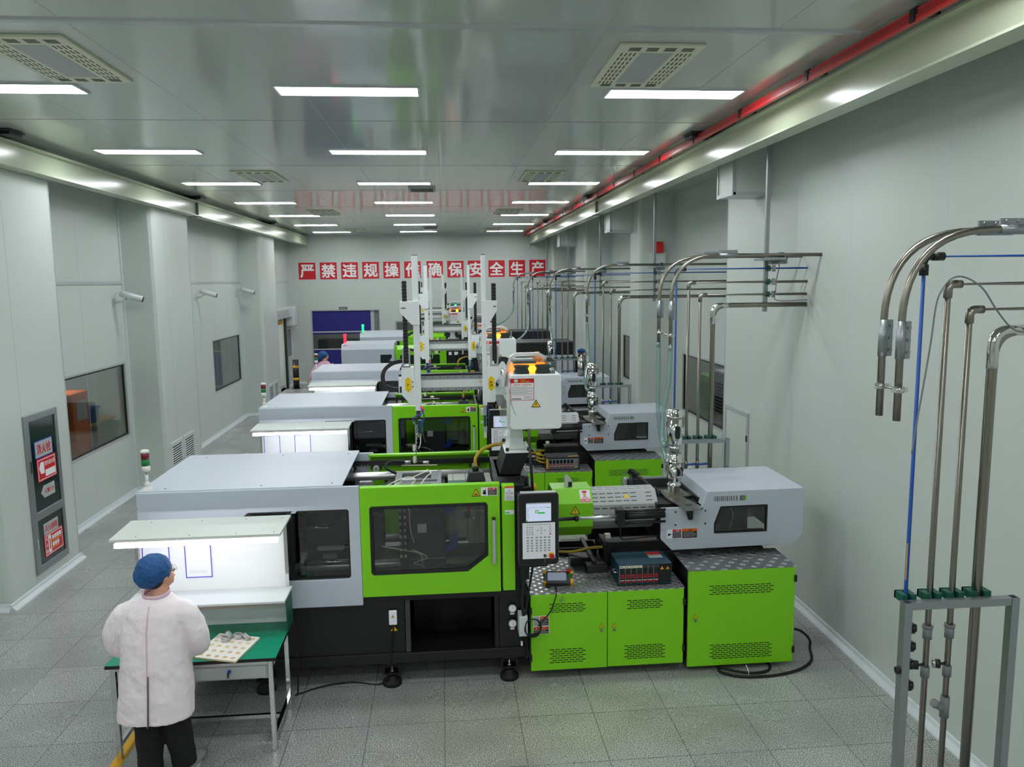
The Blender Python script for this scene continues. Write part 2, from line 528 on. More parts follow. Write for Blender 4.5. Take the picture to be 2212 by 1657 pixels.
def catmull(pts, n=8):
    pts = [Vector(p) for p in pts]; P_ = [pts[0] * 2 - pts[1]] + pts + [pts[-1] * 2 - pts[-2]]
    out = []
    for i in range(1, len(P_) - 2):
        for k in range(n):
            t = k / n
            a, b, c, d = P_[i - 1], P_[i], P_[i + 1], P_[i + 2]
            out.append(0.5 * ((2 * b) + (c - a) * t + (2 * a - 5 * b + 4 * c - d) * t * t + (3 * b - a - 3 * c + d) * t ** 3))
    out.append(pts[-1])
    return out
# ================================================================== THE ROOM
CZ = 5.26                      # ceiling height
XL, XLC = -5.45, -4.89         # left wall: recess face, column face
XR, XRR = 3.832, 4.58          # right wall: face, recess face
YB, YF = 28.5, -9.0            # back wall, wall behind the camera

m = MB('floor'); m.box(-5.6, 4.8, YF - .1, YB + .1, -0.1, 0.0); obj('floor', m, kind='structure')
m = MB('ceil'); m.box(-5.6, 4.8, YF - .1, YB + .1, CZ, CZ + .1)
for y in (2.3, 8.5, 11.65, 14.75, 17.9, 21.05, 24.2, 27.3): m.box(-5.45, XRR, y - .007, y + .007, CZ - .0012, CZ, 'grey')
for x in (-4.69, -3.52, -2.35, -1.18, -.02, 1.13, 2.29): m.box(x - .0025, x + .0025, YF, YB, CZ - .001, CZ, 'ltgrey')
obj('ceiling', m, kind='structure')
m = MB('trim'); m.prism([(5.36, CZ), (5.37, CZ - .012), (5.43, CZ - .012), (5.44, CZ)], 'x', -5.45, 2.9); obj('trim_1', m, kind='structure')

def rect(a, b, c, d): return [(a, c), (b, c), (b, d), (a, d)]
# left wall: recess with a doorway and two windows, three columns
m = MB('wall')
win1 = (11.33, 13.79, 1.055, 2.27); win2 = (18.94, 21.4, 1.055, 2.255); dl = (24.15, 27.4, 0.0, 2.45)
m.plate([(YF, 0), (24.15, 0), (24.15, 2.45), (27.4, 2.45), (27.4, 0), (YB, 0), (YB, CZ), (YF, CZ)], [rect(*win1), rect(*win2)], 'x', XL - .1, XL)
COLS_L = [(-2.2, -.4), (3.0, 4.2), (8.8, 10.45), (13.93, 15.8), (21.75, 23.6)]
for a, b in COLS_L:
    m.prism([(XL, a), (XLC - .07, a), (XLC - .02, a + .02), (XLC, a + .07), (XLC, b), (XL, b)], 'z', 0, CZ)
    m.box(XLC, XLC + .0012, a + .55, a + .555, 0.06, 4.9, 'trim')
    m.box(XL + .0005, XL + .03, a - .03, a, 0.05, CZ, 'cove'); m.box(XL + .0005, XL + .02, b, b + .02, 0.05, CZ, 'cove')
    m.box(XLC - .012, XLC + .004, b - .012, b + .003, 0.05, CZ, 'trim')
for y in (11.2, 12.35, 16.9, 18.05, 19.2, 20.35): m.box(XL, XL + .001, y, y + .004, 0.05, CZ, 'trim')
obj('wall_left', m, kind='structure')
m = MB('trim')
for a, b in ((10.45, 13.93), (15.8, 21.75), (23.6, YB)): m.box(XL, XL + .012, a, b, 3.61, 3.66)
obj('trim_2', m, kind='structure')
# right wall
m = MB('wall')
winr1 = (12.41, 14.69, 1.08, 2.16); winr2 = (17.4, 19.76, 1.1, 2.19)
m.plate([(10.4, 0), (YB, 0), (YB, CZ), (10.4, CZ)], [rect(*winr1), rect(*winr2)], 'x', XRR, XRR + .1)
obj('wall_right_inner', m, kind='structure')
m = MB('wall'); m.box(XR, XRR, YF, 10.4, 0, CZ)
m.box(XR - .003, XR + .012, 10.388, 10.403, .05, CZ, 'trim')
for y in (1.2, 2.35, 3.5, 4.62, 5.75, 7.15, 8.3, 9.45): m.box(XR - .001, XR, y, y + .004, 0.05, CZ, 'cove')
obj('wall_right', m, kind='structure')
for a, b in ((15.26, 15.93), (21.17, 22.6), (27.5, YB)):
    m = MB('wall'); m.prism([(XRR, a), (XR + .07, a), (XR + .02, a + .02), (XR, a + .07), (XR, b), (XRR, b)], 'z', 0, CZ)
    m.box(XRR - .03, XRR - .0005, a - .03, a, 0.05, CZ, 'cove'); obj('pillar_right', m, kind='structure')
m = MB('trim'); m.prism([(XR, CZ), (XR - .09, CZ), (XR - .09, CZ - .02), (XR - .02, CZ - .09), (XR, CZ - .09)], 'y', YF, 10.4); obj('trim_3', m, kind='structure')
# back wall
m = MB('wall')
db = (-4.69, -2.33, 0.0, 2.6); wb = (-1.735, .6, 1.05, 2.175)
m.plate([(-5.55, 0), (db[0], 0), (db[0], db[3]), (db[1], db[3]), (db[1], 0), (4.7, 0), (4.7, CZ), (-5.55, CZ)], [rect(*wb)], 'y', YB, YB + .1)
for x in (-5.0, -3.85, -2.7, -1.55, -.4, .75, 1.9, 3.05): m.box(x, x + .004, YB - .001, YB, 2.68 if -4.7 < x < 1 else 0.05, CZ, 'trim')
obj('wall_back', m, kind='structure')
m = MB('cove'); m.box(XL, XRR, YB - .05, YB - .0005, CZ - .05, CZ); m.box(XL, XL + .04, YB - .04, YB - .0005, 0, CZ); obj('trim_4', m, kind='structure')
m = MB('wall'); m.box(-5.55, 4.7, YF - .1, YF, 0, CZ); obj('wall_front', m, kind='structure')
# baseboards: coved aluminium
def cove(m, ax, at, s, a, b):
    pl = [(at, .0), (at + s * .065, 0.0), (at + s * .06, .012), (at + s * .022, .045), (at + s * .01, .075), (at, .08)]
    if ax == 'y': m.prism(pl, 'y', a, b)
    else: m.prism(pl, 'x', a, b)
m = MB('cove')
pv = YF
for a, b in COLS_L:
    cove(m, 'y', XL, 1, pv, a); cove(m, 'y', XLC, 1, a - .03, b + .05); cove(m, 'x', a, -1, XL, XLC); cove(m, 'x', b, 1, XL, XLC + .03); pv = b
cove(m, 'y', XL, 1, pv, 24.1); cove(m, 'y', XL, 1, 27.45, YB)
obj('baseboard_left', m, kind='structure')
m = MB('cove'); cove(m, 'y', XR, -1, YF, 10.4); cove(m, 'y', XRR, -1, 10.4, YB)
for a, b in ((15.26, 15.93), (21.17, 22.6), (27.5, YB)): cove(m, 'y', XR, -1, a, b); cove(m, 'x', a, -1, XR, XRR)
obj('baseboard_right', m, kind='structure')
m = MB('cove'); cove(m, 'x', YB, -1, XL, db[0]); cove(m, 'x', YB, -1, db[1], XRR); obj('baseboard_back', m, kind='structure')
# yellow floor line beside the first work table
m = MB('linetape'); m.box(-2.595, -2.51, 1.0, 6.42, 0.0, .0015); obj('floor_marking', m, kind='structure')

# neighbouring rooms seen through the panes
m = MB('wall')
m.box(-10.1, -10, 9.5, 24.1, 0, 3.2); m.box(-10, XL - .1, 9.4, 9.5, 0, 3.2); m.box(-10, XL - .1, 16.95, 17.05, 0, 3.2); m.box(-10, XL - .1, 24.0, 24.1, 0, 3.2)
m.box(-10, XL - .1, 28.0, 28.1, 0, 3.2); m.box(-10.1, -10, 24.1, 28.1, 0, 3.2)
obj('wall_outer_left', m, kind='structure')
m = MB('floor2'); m.box(-10, XL - .1, 9.5, 28.1, -.1, 0); m.box(XL - .1, XL, 24.15, 27.4, -.1, 0); obj('floor_outer_left', m, kind='structure')
m = MB('ceil'); m.box(-10, XL - .1, 9.5, 28.1, 3.2, 3.3); obj('ceiling_outer_left', m, kind='structure')
m = MB('wall'); m.box(7.5, 7.6, 10.5, 21, 0, 3.2); m.box(4.68, 7.5, 10.4, 10.5, 0, 3.2); m.box(4.68, 7.5, 21, 21.1, 0, 3.2); obj('wall_outer_right', m, kind='structure')
m = MB('floor2'); m.box(4.68, 7.5, 10.5, 21, -.1, 0); obj('floor_outer_right', m, kind='structure')
m = MB('ceil'); m.box(4.68, 7.5, 10.5, 21, 3.2, 3.3); obj('ceiling_outer_right', m, kind='structure')
m = MB('wall'); m.box(-5.6, 3, 33, 33.1, 0, 3.2); m.box(-5.7, -5.6, 28.6, 33, 0, 3.2); m.box(3, 3.1, 28.6, 33, 0, 3.2); obj('wall_outer_back', m, kind='structure')
m = MB('floor2'); m.box(-5.6, 3, 28.6, 33, -.1, 0); m.box(db[0], db[1], 28.5, 28.6, -.1, 0); obj('floor_outer_back', m, kind='structure')
m = MB('ceil'); m.box(-5.6, 3, 28.6, 33, 3.2, 3.3); obj('ceiling_outer_back', m, kind='structure')
def room_lamp(x, y, sx, sy, e):
    l = bpy.data.lights.new('room_lamp', 'AREA'); l.shape = 'RECTANGLE'; l.size = sx; l.size_y = sy; l.energy = e
    o = bpy.data.objects.new('room_lamp', l); COL.objects.link(o); o.location = (x, y, 3.15)
room_lamp(-7.4, 14.0, 2.0, .4, 110); room_lamp(-7.6, 20.5, 2.0, .4, 90); room_lamp(-7.4, 26, 1.5, .4, 40)
room_lamp(6.0, 14.0, 1.2, .3, 40); room_lamp(6.0, 18.5, 1.2, .3, 40); room_lamp(-3, 30.6, 1.5, .3, 14)

# windows and doors
def window(name, ax, at, r, frame='black', pm='pane_left', out=1):
    a, b, c, d = r
    m = MB(frame)
    w = .028
    if ax == 'x':
        o, i = rect(a, b, c, d), rect(a + w, b - w, c + w, d - w)
        m.plate(o, [i], 'x', at - .02 * out, at - .05 * out)
        g = MB(pm); g.box(min(at - .03 * out, at - .035 * out), max(at - .03 * out, at - .035 * out), a + w, b - w, c + w, d - w)
        tr = MB('trim'); o2 = rect(a - .03, b + .03, c - .03, d + .03); tr.plate(o2, [rect(a, b, c, d)], 'x', at, at + .004 * out)
        tr.box(min(at - .05 * out, at - .054 * out), max(at - .05 * out, at - .054 * out), a + (b - a) * .93, a + (b - a) * .94, c + w, d - w)
    else:
        m.plate(rect(a, b, c, d), [rect(a + w, b - w, c + w, d - w)], 'y', at + .02, at + .05)
        g = MB(pm); g.box(a + w, b - w, at + .03, at + .035, c + w, d - w)
        tr = MB('trim'); tr.plate(rect(a - .03, b + .03, c - .03, d + .03), [rect(a, b, c, d)], 'y', at - .004, at)
    o = obj(name, tr, kind='structure')
    obj('window_frame', m, o); obj('pane', g, o)
    return o
window('window_1', 'x', XL, win1, pm='pane_left'); window('window_2', 'x', XL, win2, pm='pane_left')
window('window_3', 'x', XRR, winr1, out=-1, pm='pane_dark'); window('window_4', 'x', XRR, winr2, out=-1, pm='pane_dark')
window('window_5', 'y', YB, wb, 'trim', pm='pane_left')
# left roll-up door
m = MB('white2'); m.box(XL + .001, XL + .24, 23.95, 27.55, 2.45, 2.79); d1 = obj('door_1', m, kind='structure', bevel=.03)
m = MB('ltgrey'); m.box(XL + .24, XL + .245, 24.2, 27.0, 2.5, 2.72); obj('hood_panel', m, d1)
m = MB('white2'); m.box(XL + .001, XL + .3, 27.56, 28.25, 2.1, 2.8); obj('motor_cover', m, d1, bevel=.06)
m = MB('black'); m.box(XL + .001, XL + .06, 27.2, 27.42, 0, 2.45); m.box(XL + .001, XL + .06, 24.05, 24.17, 0, 2.45); obj('guide_rail', m, d1)
m = MB('linetape'); m.box(XL - .05, XL - .02, 24.17, 27.2, 2.22, 2.36); obj('bottom_bar', m, d1)
m = MB('ltgrey'); m.box(XL - .055, XL - .015, 24.17, 27.2, 2.36, 2.5); obj('curtain', m, d1)
m = MB('white2'); m.box(XL + .001, XL + .02, 27.6, 28.35, 1.0, 2.05); m.box(XL + .02, XL + .022, 27.66, 28.3, 1.06, 2.0, 'grey'); w6 = obj('window_6', m, kind='structure')
# back high-speed door, blue curtain with a see-through band
m = MB('trim'); m.plate([(db[0] - .04, 0), (db[0], 0), (db[0], db[3]), (db[1], db[3]), (db[1], 0), (db[1] + .04, 0), (db[1] + .04, db[3] + .04), (db[0] - .04, db[3] + .04)], [], 'y', YB - .02, YB)
d2 = obj('door_2', m, kind='structure')
m = MB('doorblue'); m.box(db[0], -2.63, YB + .03, YB + .05, 1.87, 2.6); m.box(db[0], -2.63, YB + .03, YB + .05, 0, 1.2); m.box(db[0], -2.63, YB + .03, YB + .05, 1.76, 1.82); obj('curtain', m, d2)
m = MB('ltgrey'); m.box(db[0], -2.63, YB + .02, YB + .055, 1.82, 1.87); m.box(db[0], -2.63, YB + .02, YB + .055, 1.2, 1.245); obj('stiffener_bar', m, d2)
m = MB('pane_dark'); m.box(db[0], -2.63, YB + .035, YB + .04, 1.245, 1.76); obj('view_band', m, d2)
m = MB('ltgrey'); m.box(-2.63, -2.5, YB + .03, YB + .09, 0, 2.6); m.box(-2.5, -2.33, YB + .06, YB + .09, 0, 2.6, 'grey'); obj('side_guide', m, d2)
m = MB('black_m'); m.box(db[0] + .02, -3.2, YB + .9, YB + 1.6, 0, 1.5); tb = obj('rack', m, label='dark shelf unit behind the see-through band of the blue door', cat='shelf')

# ------------------------------------------------------------------ ceiling lights
def ceiling_light(x, y, label, group):
    t = thing('ceiling_light', (x, y, CZ), label, 'ceiling light', group)
    f = MB('white2'); f.plate(rect(x - .62, x + .62, y - .17, y + .17), [rect(x - .6, x + .6, y - .15, y + .15)], 'z', CZ - .014, CZ - .001); obj('frame', f, t)
    d = MB('lamp'); d.box(x - .6, x + .6, y - .15, y + .15, CZ - .01, CZ - .004); obj('diffuser', d, t)
    return t
nth = ['first', 'second', 'third', 'fourth', 'fifth', 'sixth', 'seventh']
LX = (('left', -3.63), ('middle', -.785), ('right', 2.11))
first = None
for r in range(-4, 7):
    for nm, x in LX:
        y = 7.18 + 3.25 * r
        if r < 0: lab = 'lit white ceiling panel light above the camera, %s column, %s row behind the first' % (nm, ('one', 'two', 'three', 'four')[-r - 1]); g = 'ceiling lights over the camera'
        else: lab = 'lit white ceiling panel light, %s column, %s row from the camera' % (nm, nth[r]); g = 'ceiling panel lights'
        if first is None: first = (ceiling_light(x, y, lab, g), x, y)
        else: dup(first[0], (x - first[1], y - first[2], 0), lab, g)

# ceiling air grilles
def grille(x, y, label):
    t = thing('ceiling_grille', (x, y, CZ), label, 'air vent', 'square ceiling air grilles')
    f = MB('cream'); f.box(x - .31, x + .31, y - .61, y + .61, CZ - .022, CZ - .001); obj('grille_plate', f, t, bevel=.004)
    p = MB('ltgrey'); p.box(x - .12, x + .12, y - .43, y + .43, CZ - .0235, CZ - .022); obj('perforated_panel', p, t)
    s = MB('black')
    for k in range(8):
        yy = y - .42 + k * .115
        for q in range(4):
            for sx in (-1, 1):
                xx = x + sx * (.16 + q * .032); s.box(xx - .005, xx + .005, yy, yy + .075, CZ - .0235, CZ - .022)
    for k in range(4):
        xx = x - .23 + k * .13
        for q in range(5):
            for sy in (-1, 1):
                yy = y + sy * (.48 + q * .018); s.box(xx, xx + .085, yy - .004, yy + .004, CZ - .0235, CZ - .022)
    obj('slats', s, t)
    return t
g0 = None
for r in range(4):
    for nm, x in (('left', -2.8), ('right', 1.6)):
        y = 6.3 + 6.5 * r
        lab = 'cream slotted ceiling air grille on the %s side, %s row from the camera' % (nm, nth[r])
        if g0 is None: g0 = (grille(x, y, lab), x, y)
        else: dup(g0[0], (x - g0[1], y - g0[2], 0), lab)
for i, y in enumerate((14.5, 24.6)):
    m = MB('ltgrey'); m.box(-.58, -.1, y - .3, y + .3, CZ - .03, CZ - .001)
    for k in range(9): m.box(-.54, -.14, y - .26 + k * .06, y - .24 + k * .06, CZ - .033, CZ - .03, 'black')
    obj('return_grille', m, label='small dark return air grille in the middle of the ceiling, %s of two' % ('nearer', 'farther')[i], cat='air vent', group='return air grilles', loc=(-.35, y, CZ))

# ------------------------------------------------------------------ crane rails
def crane_beam(x, s, label):
    """I-beam running into the depth; s = +1 when the room is on its +x side."""
    t = thing('crane_beam', (x, 12, 4.9), label, 'beam', 'crane runway beams')
    b = MB('beam'); b.box(x - .095, x + .095, YF, YB - .05, 4.906, 4.924); b.box(x - .012, x + .012, YF, YB - .05, 4.924, 5.172); b.box(x - .095, x + .095, YF, YB - .05, 5.172, 5.19)
    obj('rolled_beam', b, t)
    j = MB('grey'); j.box(x - .06, x + .06, 15.99, 16.002, 4.92, 5.175); j.box(x - .12, x + .12, 15.95, 16.05, 4.895, 4.905)
    obj('joint_plate', j, t)
    e = MB('white2'); e.box(x + s * .04, x + s * .12, YB - .09, YB - .03, 4.74, 4.9); obj('end_box', e, t, bevel=.008)
    return t
crane_beam(-4.775, 1, 'glossy cream crane runway beam along the left wall')
crane_beam(3.175, -1, 'glossy cream crane runway beam along the right wall under the red rail')
m = MB('red'); m.box(2.93, 2.972, YF, YB - .1, 5.155, 5.225)
for k in (.3, .5, .7): m.box(2.928, 2.93, YF, YB - .1, 5.155 + .07 * k - .003, 5.155 + .07 * k + .003, 'darkred')
cr = obj('conductor_rail', m, label='bright red conductor rail along the right crane beam', cat='rail')
for k in range(20):
    y = .55 + k * 1.43; m = MB('black'); m.box(2.925, 3.08, y - .04, y + .04, 5.19, 5.235); m.box(2.921, 2.929, y - .02, y + .03, 5.15, 5.232)
    if k > 1: obj('rail_clamp', m, cr)
for s, x, nm in ((-1, -4.775, 'left'), (1, 3.12, 'right')):
    for k, y in enumerate((9.1, 15.7, 22.3)):
        m = MB('black'); m.box(x - .26, x + .24, y - .13, y + .13, 5.2, CZ); m.box(x - .28, x + .26, y - .15, y + .15, 5.235, 5.25, 'dkgrey')
        obj('beam_hanger', m, label='black wrapped hanger block over the %s crane beam, %s from the camera' % (nm, nth[k]), cat='bracket', group='beam hanger blocks', loc=(x, y, 5.2))
# boxed ducts at the right columns
for k, y in enumerate((9.0, 15.72, 22.55)):
    xb = XR if k == 0 else XRR
    t = thing('duct_box', (3.6, y, 4.55), 'pale boxed duct under the ceiling on the right wall, %s from the camera' % nth[k], 'duct', 'boxed ducts at the right columns')
    m = MB('wall'); m.box(3.37, xb - .001, y, y + .5, 4.56, CZ - .002); obj('casing', m, t)
    m = MB('trim'); m.plate(rect(y - .012, y + .512, 4.548, CZ - .002), [rect(y + .02, y + .48, 4.59, CZ - .03)], 'x', 3.355, 3.37)
    m.box(3.37, 3.4, y - .005, y, 4.555, CZ - .002); m.box(3.37, xb - .002, y - .005, y, 4.555, 4.585); m.box(3.37, xb - .002, y, y + .5, 4.552, 4.56)
    obj('edge_trim', m, t)

# ------------------------------------------------------------------ things on the walls
def camera_unit(y, z, label):
    x = XL
    t = thing('security_camera', (x, y, z), label, 'security camera', 'security cameras on the left wall')
    m = MB('white2'); m.cyl((x, y, z - .02), (x + .02, y, z - .02), .05, 16); m.tube([(x + .02, y, z - .02), (x + .12, y + .02, z), (x + .2, y + .04, z + .05)], .016, 8); obj('wall_bracket', m, t)
    a = Vector((x + .12, y - .03, z + .14)); b = Vector((x + .42, y + .1, z + .03)); 
    m = MB('white2'); m.tube([a, b], .055, 12); m.box(x + .1, x + .12, y - .05, y - .02, z + .1, z + .12); obj('housing', m, t)
    d_ = (b - a).normalized(); m = MB('black'); m.tube([b, b + d_ * .02], .048, 12); obj('lens', m, t)
    m = MB('white2'); m.tube(catmull([(x + .02, y, z), (x + .05, y - .05, z + .12), (x + .12, y - .04, z + .16)], 5), .006, 5); obj('cable', m, t)
    return t
c0 = camera_unit(13.55, 3.33, 'white bullet security camera on the left wall, first from the camera')
dup(c0, (0, 4.3, -.01), 'white bullet security camera on the left wall, second from the camera')
dup(c0, (0, 7.8, 0.0), 'white bullet security camera on the left wall, third from the camera')

# fire cabinet let into the first column
X_ = XLC
t = thing('fire_cabinet', (X_, 9.75, 1.1), 'aluminium framed fire hydrant cabinet with red signs on the first left column', 'fire cabinet')
m = MB('galv'); m.plate(rect(9.36, 10.14, .19, 2.1), [rect(9.46, 10.08, .92, 2.02), rect(9.46, 10.08, .27, .82)], 'x', X_ - .02, X_ + .022); obj('frame', m, t, bevel=.006)
m = MB('screendark'); m.box(X_ + .001, X_ + .004, 9.46, 10.08, .92, 2.02); obj('hydrant_door', m, t)
m = MB('screendark'); m.box(X_ + .001, X_ + .004, 9.46, 10.08, .27, .82); obj('extinguisher_door', m, t)
m = MB('chrome'); m.box(X_ + .022, X_ + .035, 9.395, 9.42, 1.42, 1.56); m.box(X_ + .022, X_ + .03, 9.395, 9.415, .5, .62); obj('latch', m, t)
R_, U_ = (0, 1, 0), (0, 0, 1)
xs = X_ + .007
def plaque(nm, y0, y1, z0, z1, mm):
    m = MB(mm); m.box(xs - .002, xs + .002, y0, y1, z0, z1); return m
m = plaque('', 9.57, 9.97, 1.56, 1.75, 'ltgrey'); m.box(xs - .003, xs + .001, 9.56, 9.98, 1.55, 1.76, 'clampblue'); m.text('消火栓', .13, (xs + .003, 9.77, 1.655), 'signred', R_, U_, .015, .33); obj('hydrant_sign', m, t, label='silver plate with red hydrant lettering')
m = plaque('', 9.58, 10.03, 1.26, 1.54, 'signred'); m.plate(rect(9.595, 10.015, 1.275, 1.525), [rect(9.603, 10.007, 1.283, 1.517)], 'x', xs + .002, xs + .003, 'signwhite')
m.text('室内消火栓', .06, (xs + .003, 9.88, 1.46), 'signwhite', R_, U_, .012, .24); m.box(xs + .002, xs + .003, 9.76, 10.0, 1.3, 1.38, 'signwhite'); m.prism([(9.62, 1.42), (9.66, 1.35), (9.74, 1.35), (9.74, 1.49), (9.66, 1.49)], 'x', xs + .002, xs + .003, 'signwhite'); obj('hydrant_notice', m, t, label='red hydrant notice with arrow')
m = plaque('', 9.7, 9.99, 1.1, 1.22, 'ltgrey'); m = MB('ltgrey'); m.prism([(9.62, 1.12), (9.69, 1.05), (9.95, 1.05), (9.95, 1.2), (9.69, 1.2)], 'x', xs - .002, xs + .002); m.text('火警119', .06, (xs + .003, 9.81, 1.125), 'signred', R_, U_, .012, .22); obj('fire_call_sign', m, t, label='silver arrow plate with 119')
m = plaque('', 9.6, 9.95, .6, .74, 'ltgrey'); m.text('灭火器箱', .085, (xs + .003, 9.775, .67), 'signred', R_, U_, .012, .3); obj('extinguisher_sign', m, t)
m = plaque('', 9.59, 10.04, .33, .6, 'signred'); m.plate(rect(9.602, 10.028, .342, .588), [rect(9.61, 10.02, .35, .58)], 'x', xs + .002, xs + .003, 'signwhite')
m.box(xs + .002, xs + .003, 9.68, 9.75, .36, .57, 'signwhite'); m.box(xs + .003, xs + .004, 9.705, 9.728, .4, .53, 'signred')
for k, c in enumerate('灭火器'): m.text(c, .05, (xs + .003, 9.643, .54 - k * .075), 'signwhite', R_, U_, .012)
for k in range(4): m.box(xs + .002, xs + .003, 9.775 + k * .058, 9.82 + k * .058, .5, .55, 'signwhite'); m.box(xs + .002, xs + .003, 9.775 + k * .058, 9.82 + k * .058, .475, .487, 'yellow')
for k in range(3): m.box(xs + .002, xs + .003, 9.775 + k * .058, 9.82 + k * .058, .41, .46, 'signwhite'); m.box(xs + .002, xs + .003, 9.775 + k * .058, 9.82 + k * .058, .385, .397, 'yellow')
obj('extinguisher_notice', m, t, label='red extinguisher instruction notice')

# louvre pairs low on the columns
def louvre(y0, y1, label, col):
    t = thing('louvre', (XLC, (y0 + y1) / 2, .43), label, 'air vent', 'louvres low on the left columns')
    m = MB('white2'); m.plate(rect(y0, y1, .06, .8), [rect(y0 + .05, y1 - .05, .11, .74)], 'x', XLC, XLC + .02); obj('frame', m, t)
    m = MB('black'); m.box(XLC + .001, XLC + .004, y0 + .05, y1 - .05, .11, .74); obj('void', m, t)
    m = MB('white2')
    for k in range(15):
        z = .13 + k * .042; m.prism([(XLC + .004, z + .008), (XLC + .014, z), (XLC + .014, z + .004), (XLC + .004, z + .012)], 'y', y0 + .05, y1 - .05)
    obj('slats', m, t)
for nm, a in (('second', 14.08), ('third', 21.95)):
    louvre(a, a + .6, 'white louvre low on the %s left column, nearer of the pair' % nm, nm)
    louvre(a + .7, a + 1.3, 'white louvre low on the %s left column, farther of the pair' % nm, nm)

# access panel and alarm on the right wall
t = thing('access_panel', (XR, 9.9, 1.0), 'pale access hatch with grey frame low on the right wall', 'hatch')
m = MB('trim'); m.plate(rect(9.48, 10.3, .25, 1.89), [rect(9.53, 10.25, .3, 1.84)], 'x', XR - .018, XR - .0005); obj('frame', m, t)
m = MB('wall'); m.box(XR - .012, XR - .0005, 9.53, 10.25, .3, 1.84); obj('leaf', m, t)
m = MB('dkgrey'); m.box(XR - .03, XR - .018, 9.49, 9.52, 1.52, 1.6); obj('hinge', m, t)
t = thing('alarm_sounder', (4.3, 15.2, 3.9), 'small red alarm sounder on the right column behind the pipes', 'alarm')
m = MB('red'); m.box(4.12, 4.3, 15.14, 15.26, 4.1, 4.32); obj('sounder', m, t, bevel=.02)
m = MB('white2'); m.box(4.05, 4.36, 15.2, 15.26, 3.86, 4.1); obj('back_box', m, t)

# bollard beside the left door
t = thing('bollard', (-5.1, 27.15, 0), 'black and yellow striped bollard beside the left door', 'bollard')
m = MB('black'); m.cyl((-5.1, 27.15, .012), (-5.1, 27.15, 1.0), .1, 20); obj('post', m, t)
m = MB('linetape'); m.cyl((-5.1, 27.15, .72), (-5.1, 27.15, .8), .1015, 20); m.cyl((-5.1, 27.15, .3), (-5.1, 27.15, .38), .1015, 20); obj('reflective_band', m, t)
m = MB('dkgrey'); m.cyl((-5.1, 27.15, 0), (-5.1, 27.15, .012), .16, 20); obj('base_plate', m, t)

# safety slogan: twelve red tiles
for i, ch in enumerate('严禁违规操作确保安全生产'):
    gap = .07 if i > 5 else 0
    x0 = -5.09 + i * .742 - (0.0 if i < 6 else -.05); zc = 4.015 + i * .0022
    w = .595
    m = MB('signwhite'); m.box(x0 - .01, x0 + w + .01, YB - .014, YB - .001, zc - w / 2 - .01, zc + w / 2 + .01)
    m.box(x0, x0 + w, YB - .016, YB - .014, zc - w / 2, zc + w / 2, 'signred')
    m.text(ch, .5, (x0 + w / 2, YB - .0175, zc), 'signwhite', bold=.022)
    obj('slogan_tile', m, label='red square tile with the white character %s, %s on the back wall' % (ch, 'number %d from the left' % (i + 1)), cat='sign', group='red slogan tiles on the back wall', loc=(x0 + w / 2, YB, zc))
m = MB('black'); m.box(-3.745, -3.43, YB - .012, YB - .001, 2.625, 2.74); m.plate(rect(-3.74, -3.435, 2.63, 2.735), [rect(-3.733, -3.442, 2.637, 2.728)], 'y', YB - .013, YB - .012, 'signwhite')
m.text('物流出口', .055, (-3.587, YB - .0135, 2.682), 'signwhite', width=.23)
obj('exit_sign', m, label='small black sign with four white characters above the blue door', cat='sign', loc=(-3.587, YB, 2.68))

# things in the room behind the first left window
t = thing('side_machine', (-6.7, 14.2, 0), 'orange machine standing behind the first left window', 'machine')
m = MB('machorange'); m.box(-7.0, -6.4, 13.9, 14.5, .25, 1.75); obj('cabinet', m, t, bevel=.03)
m = MB('dkgrey'); m.box(-6.95, -6.45, 13.95, 14.45, 0, .25); obj('plinth', m, t)
m = MB('ltgrey'); m.box(-6.9, -6.5, 13.89, 13.9, 1.3, 1.6); m.box(-6.4, -6.39, 14.0, 14.4, 1.25, 1.6); obj('control_face', m, t)
t = thing('side_table', (-7.6, 16.0, 0), 'table piled with parts behind the first left window', 'table')
m = MB('kraft'); m.box(-8.3, -6.9, 14.6, 16.8, .86, .9); obj('tabletop', m, t)
for x in (-8.25, -6.95):
    for y in (14.65, 16.75): m = MB('ltgrey'); m.box(x - .025, x + .025, y - .025, y + .025, 0, .86); obj('leg', m, t)
m = MB('sack'); m.ball((-7.6, 16.25, 1.2), (.42, .4, .3)); obj('sack', m, label='round white sack on the table behind the window', cat='sack', loc=(-7.6, 16.25, .9))
m = MB('sack'); m.ball((-7.3, 15.2, .955), (.3, .36, .06)); m.ball((-7.45, 15.3, 1.0), (.2, .22, .06)); obj('plastic_bag', m, label='flat white plastic bag on the table behind the window', cat='bag', loc=(-7.3, 15.2, .9))
m = MB('binblue'); m.prism([(-7.14, .9), (-6.94, .9), (-6.92, 1.2), (-7.16, 1.2)], 'y', 15.75, 16.1); m.box(-7.18, -6.9, 15.73, 16.12, 1.19, 1.22); obj('blue_bin', m, label='blue plastic bin on the table behind the window', cat='bin', loc=(-7.04, 15.9, .9))
# machine behind the right window
t = thing('side_dryer', (6.0, 15.6, 0), 'white cabinet with slotted sides behind the right window', 'machine')
m = MB('white2'); m.box(5.5, 6.6, 14.6, 15.6, .0, 1.75); obj('cabinet', m, t, bevel=.02)
m = MB('green'); m.box(5.5, 6.6, 15.62, 16.6, .0, 1.55); obj('green_cabinet', m, t, bevel=.02)
m = MB('black')
for r in range(9):
    for k in range(8): m.box(5.49, 5.5, 15.0 + k * .055, 15.03 + k * .055, .9 + r * .07, .94 + r * .07); m.box(5.49, 5.5, 15.75 + k * .1, 15.8 + k * .1, .8 + r * .07, .84 + r * .07)
obj('slats', m, t)
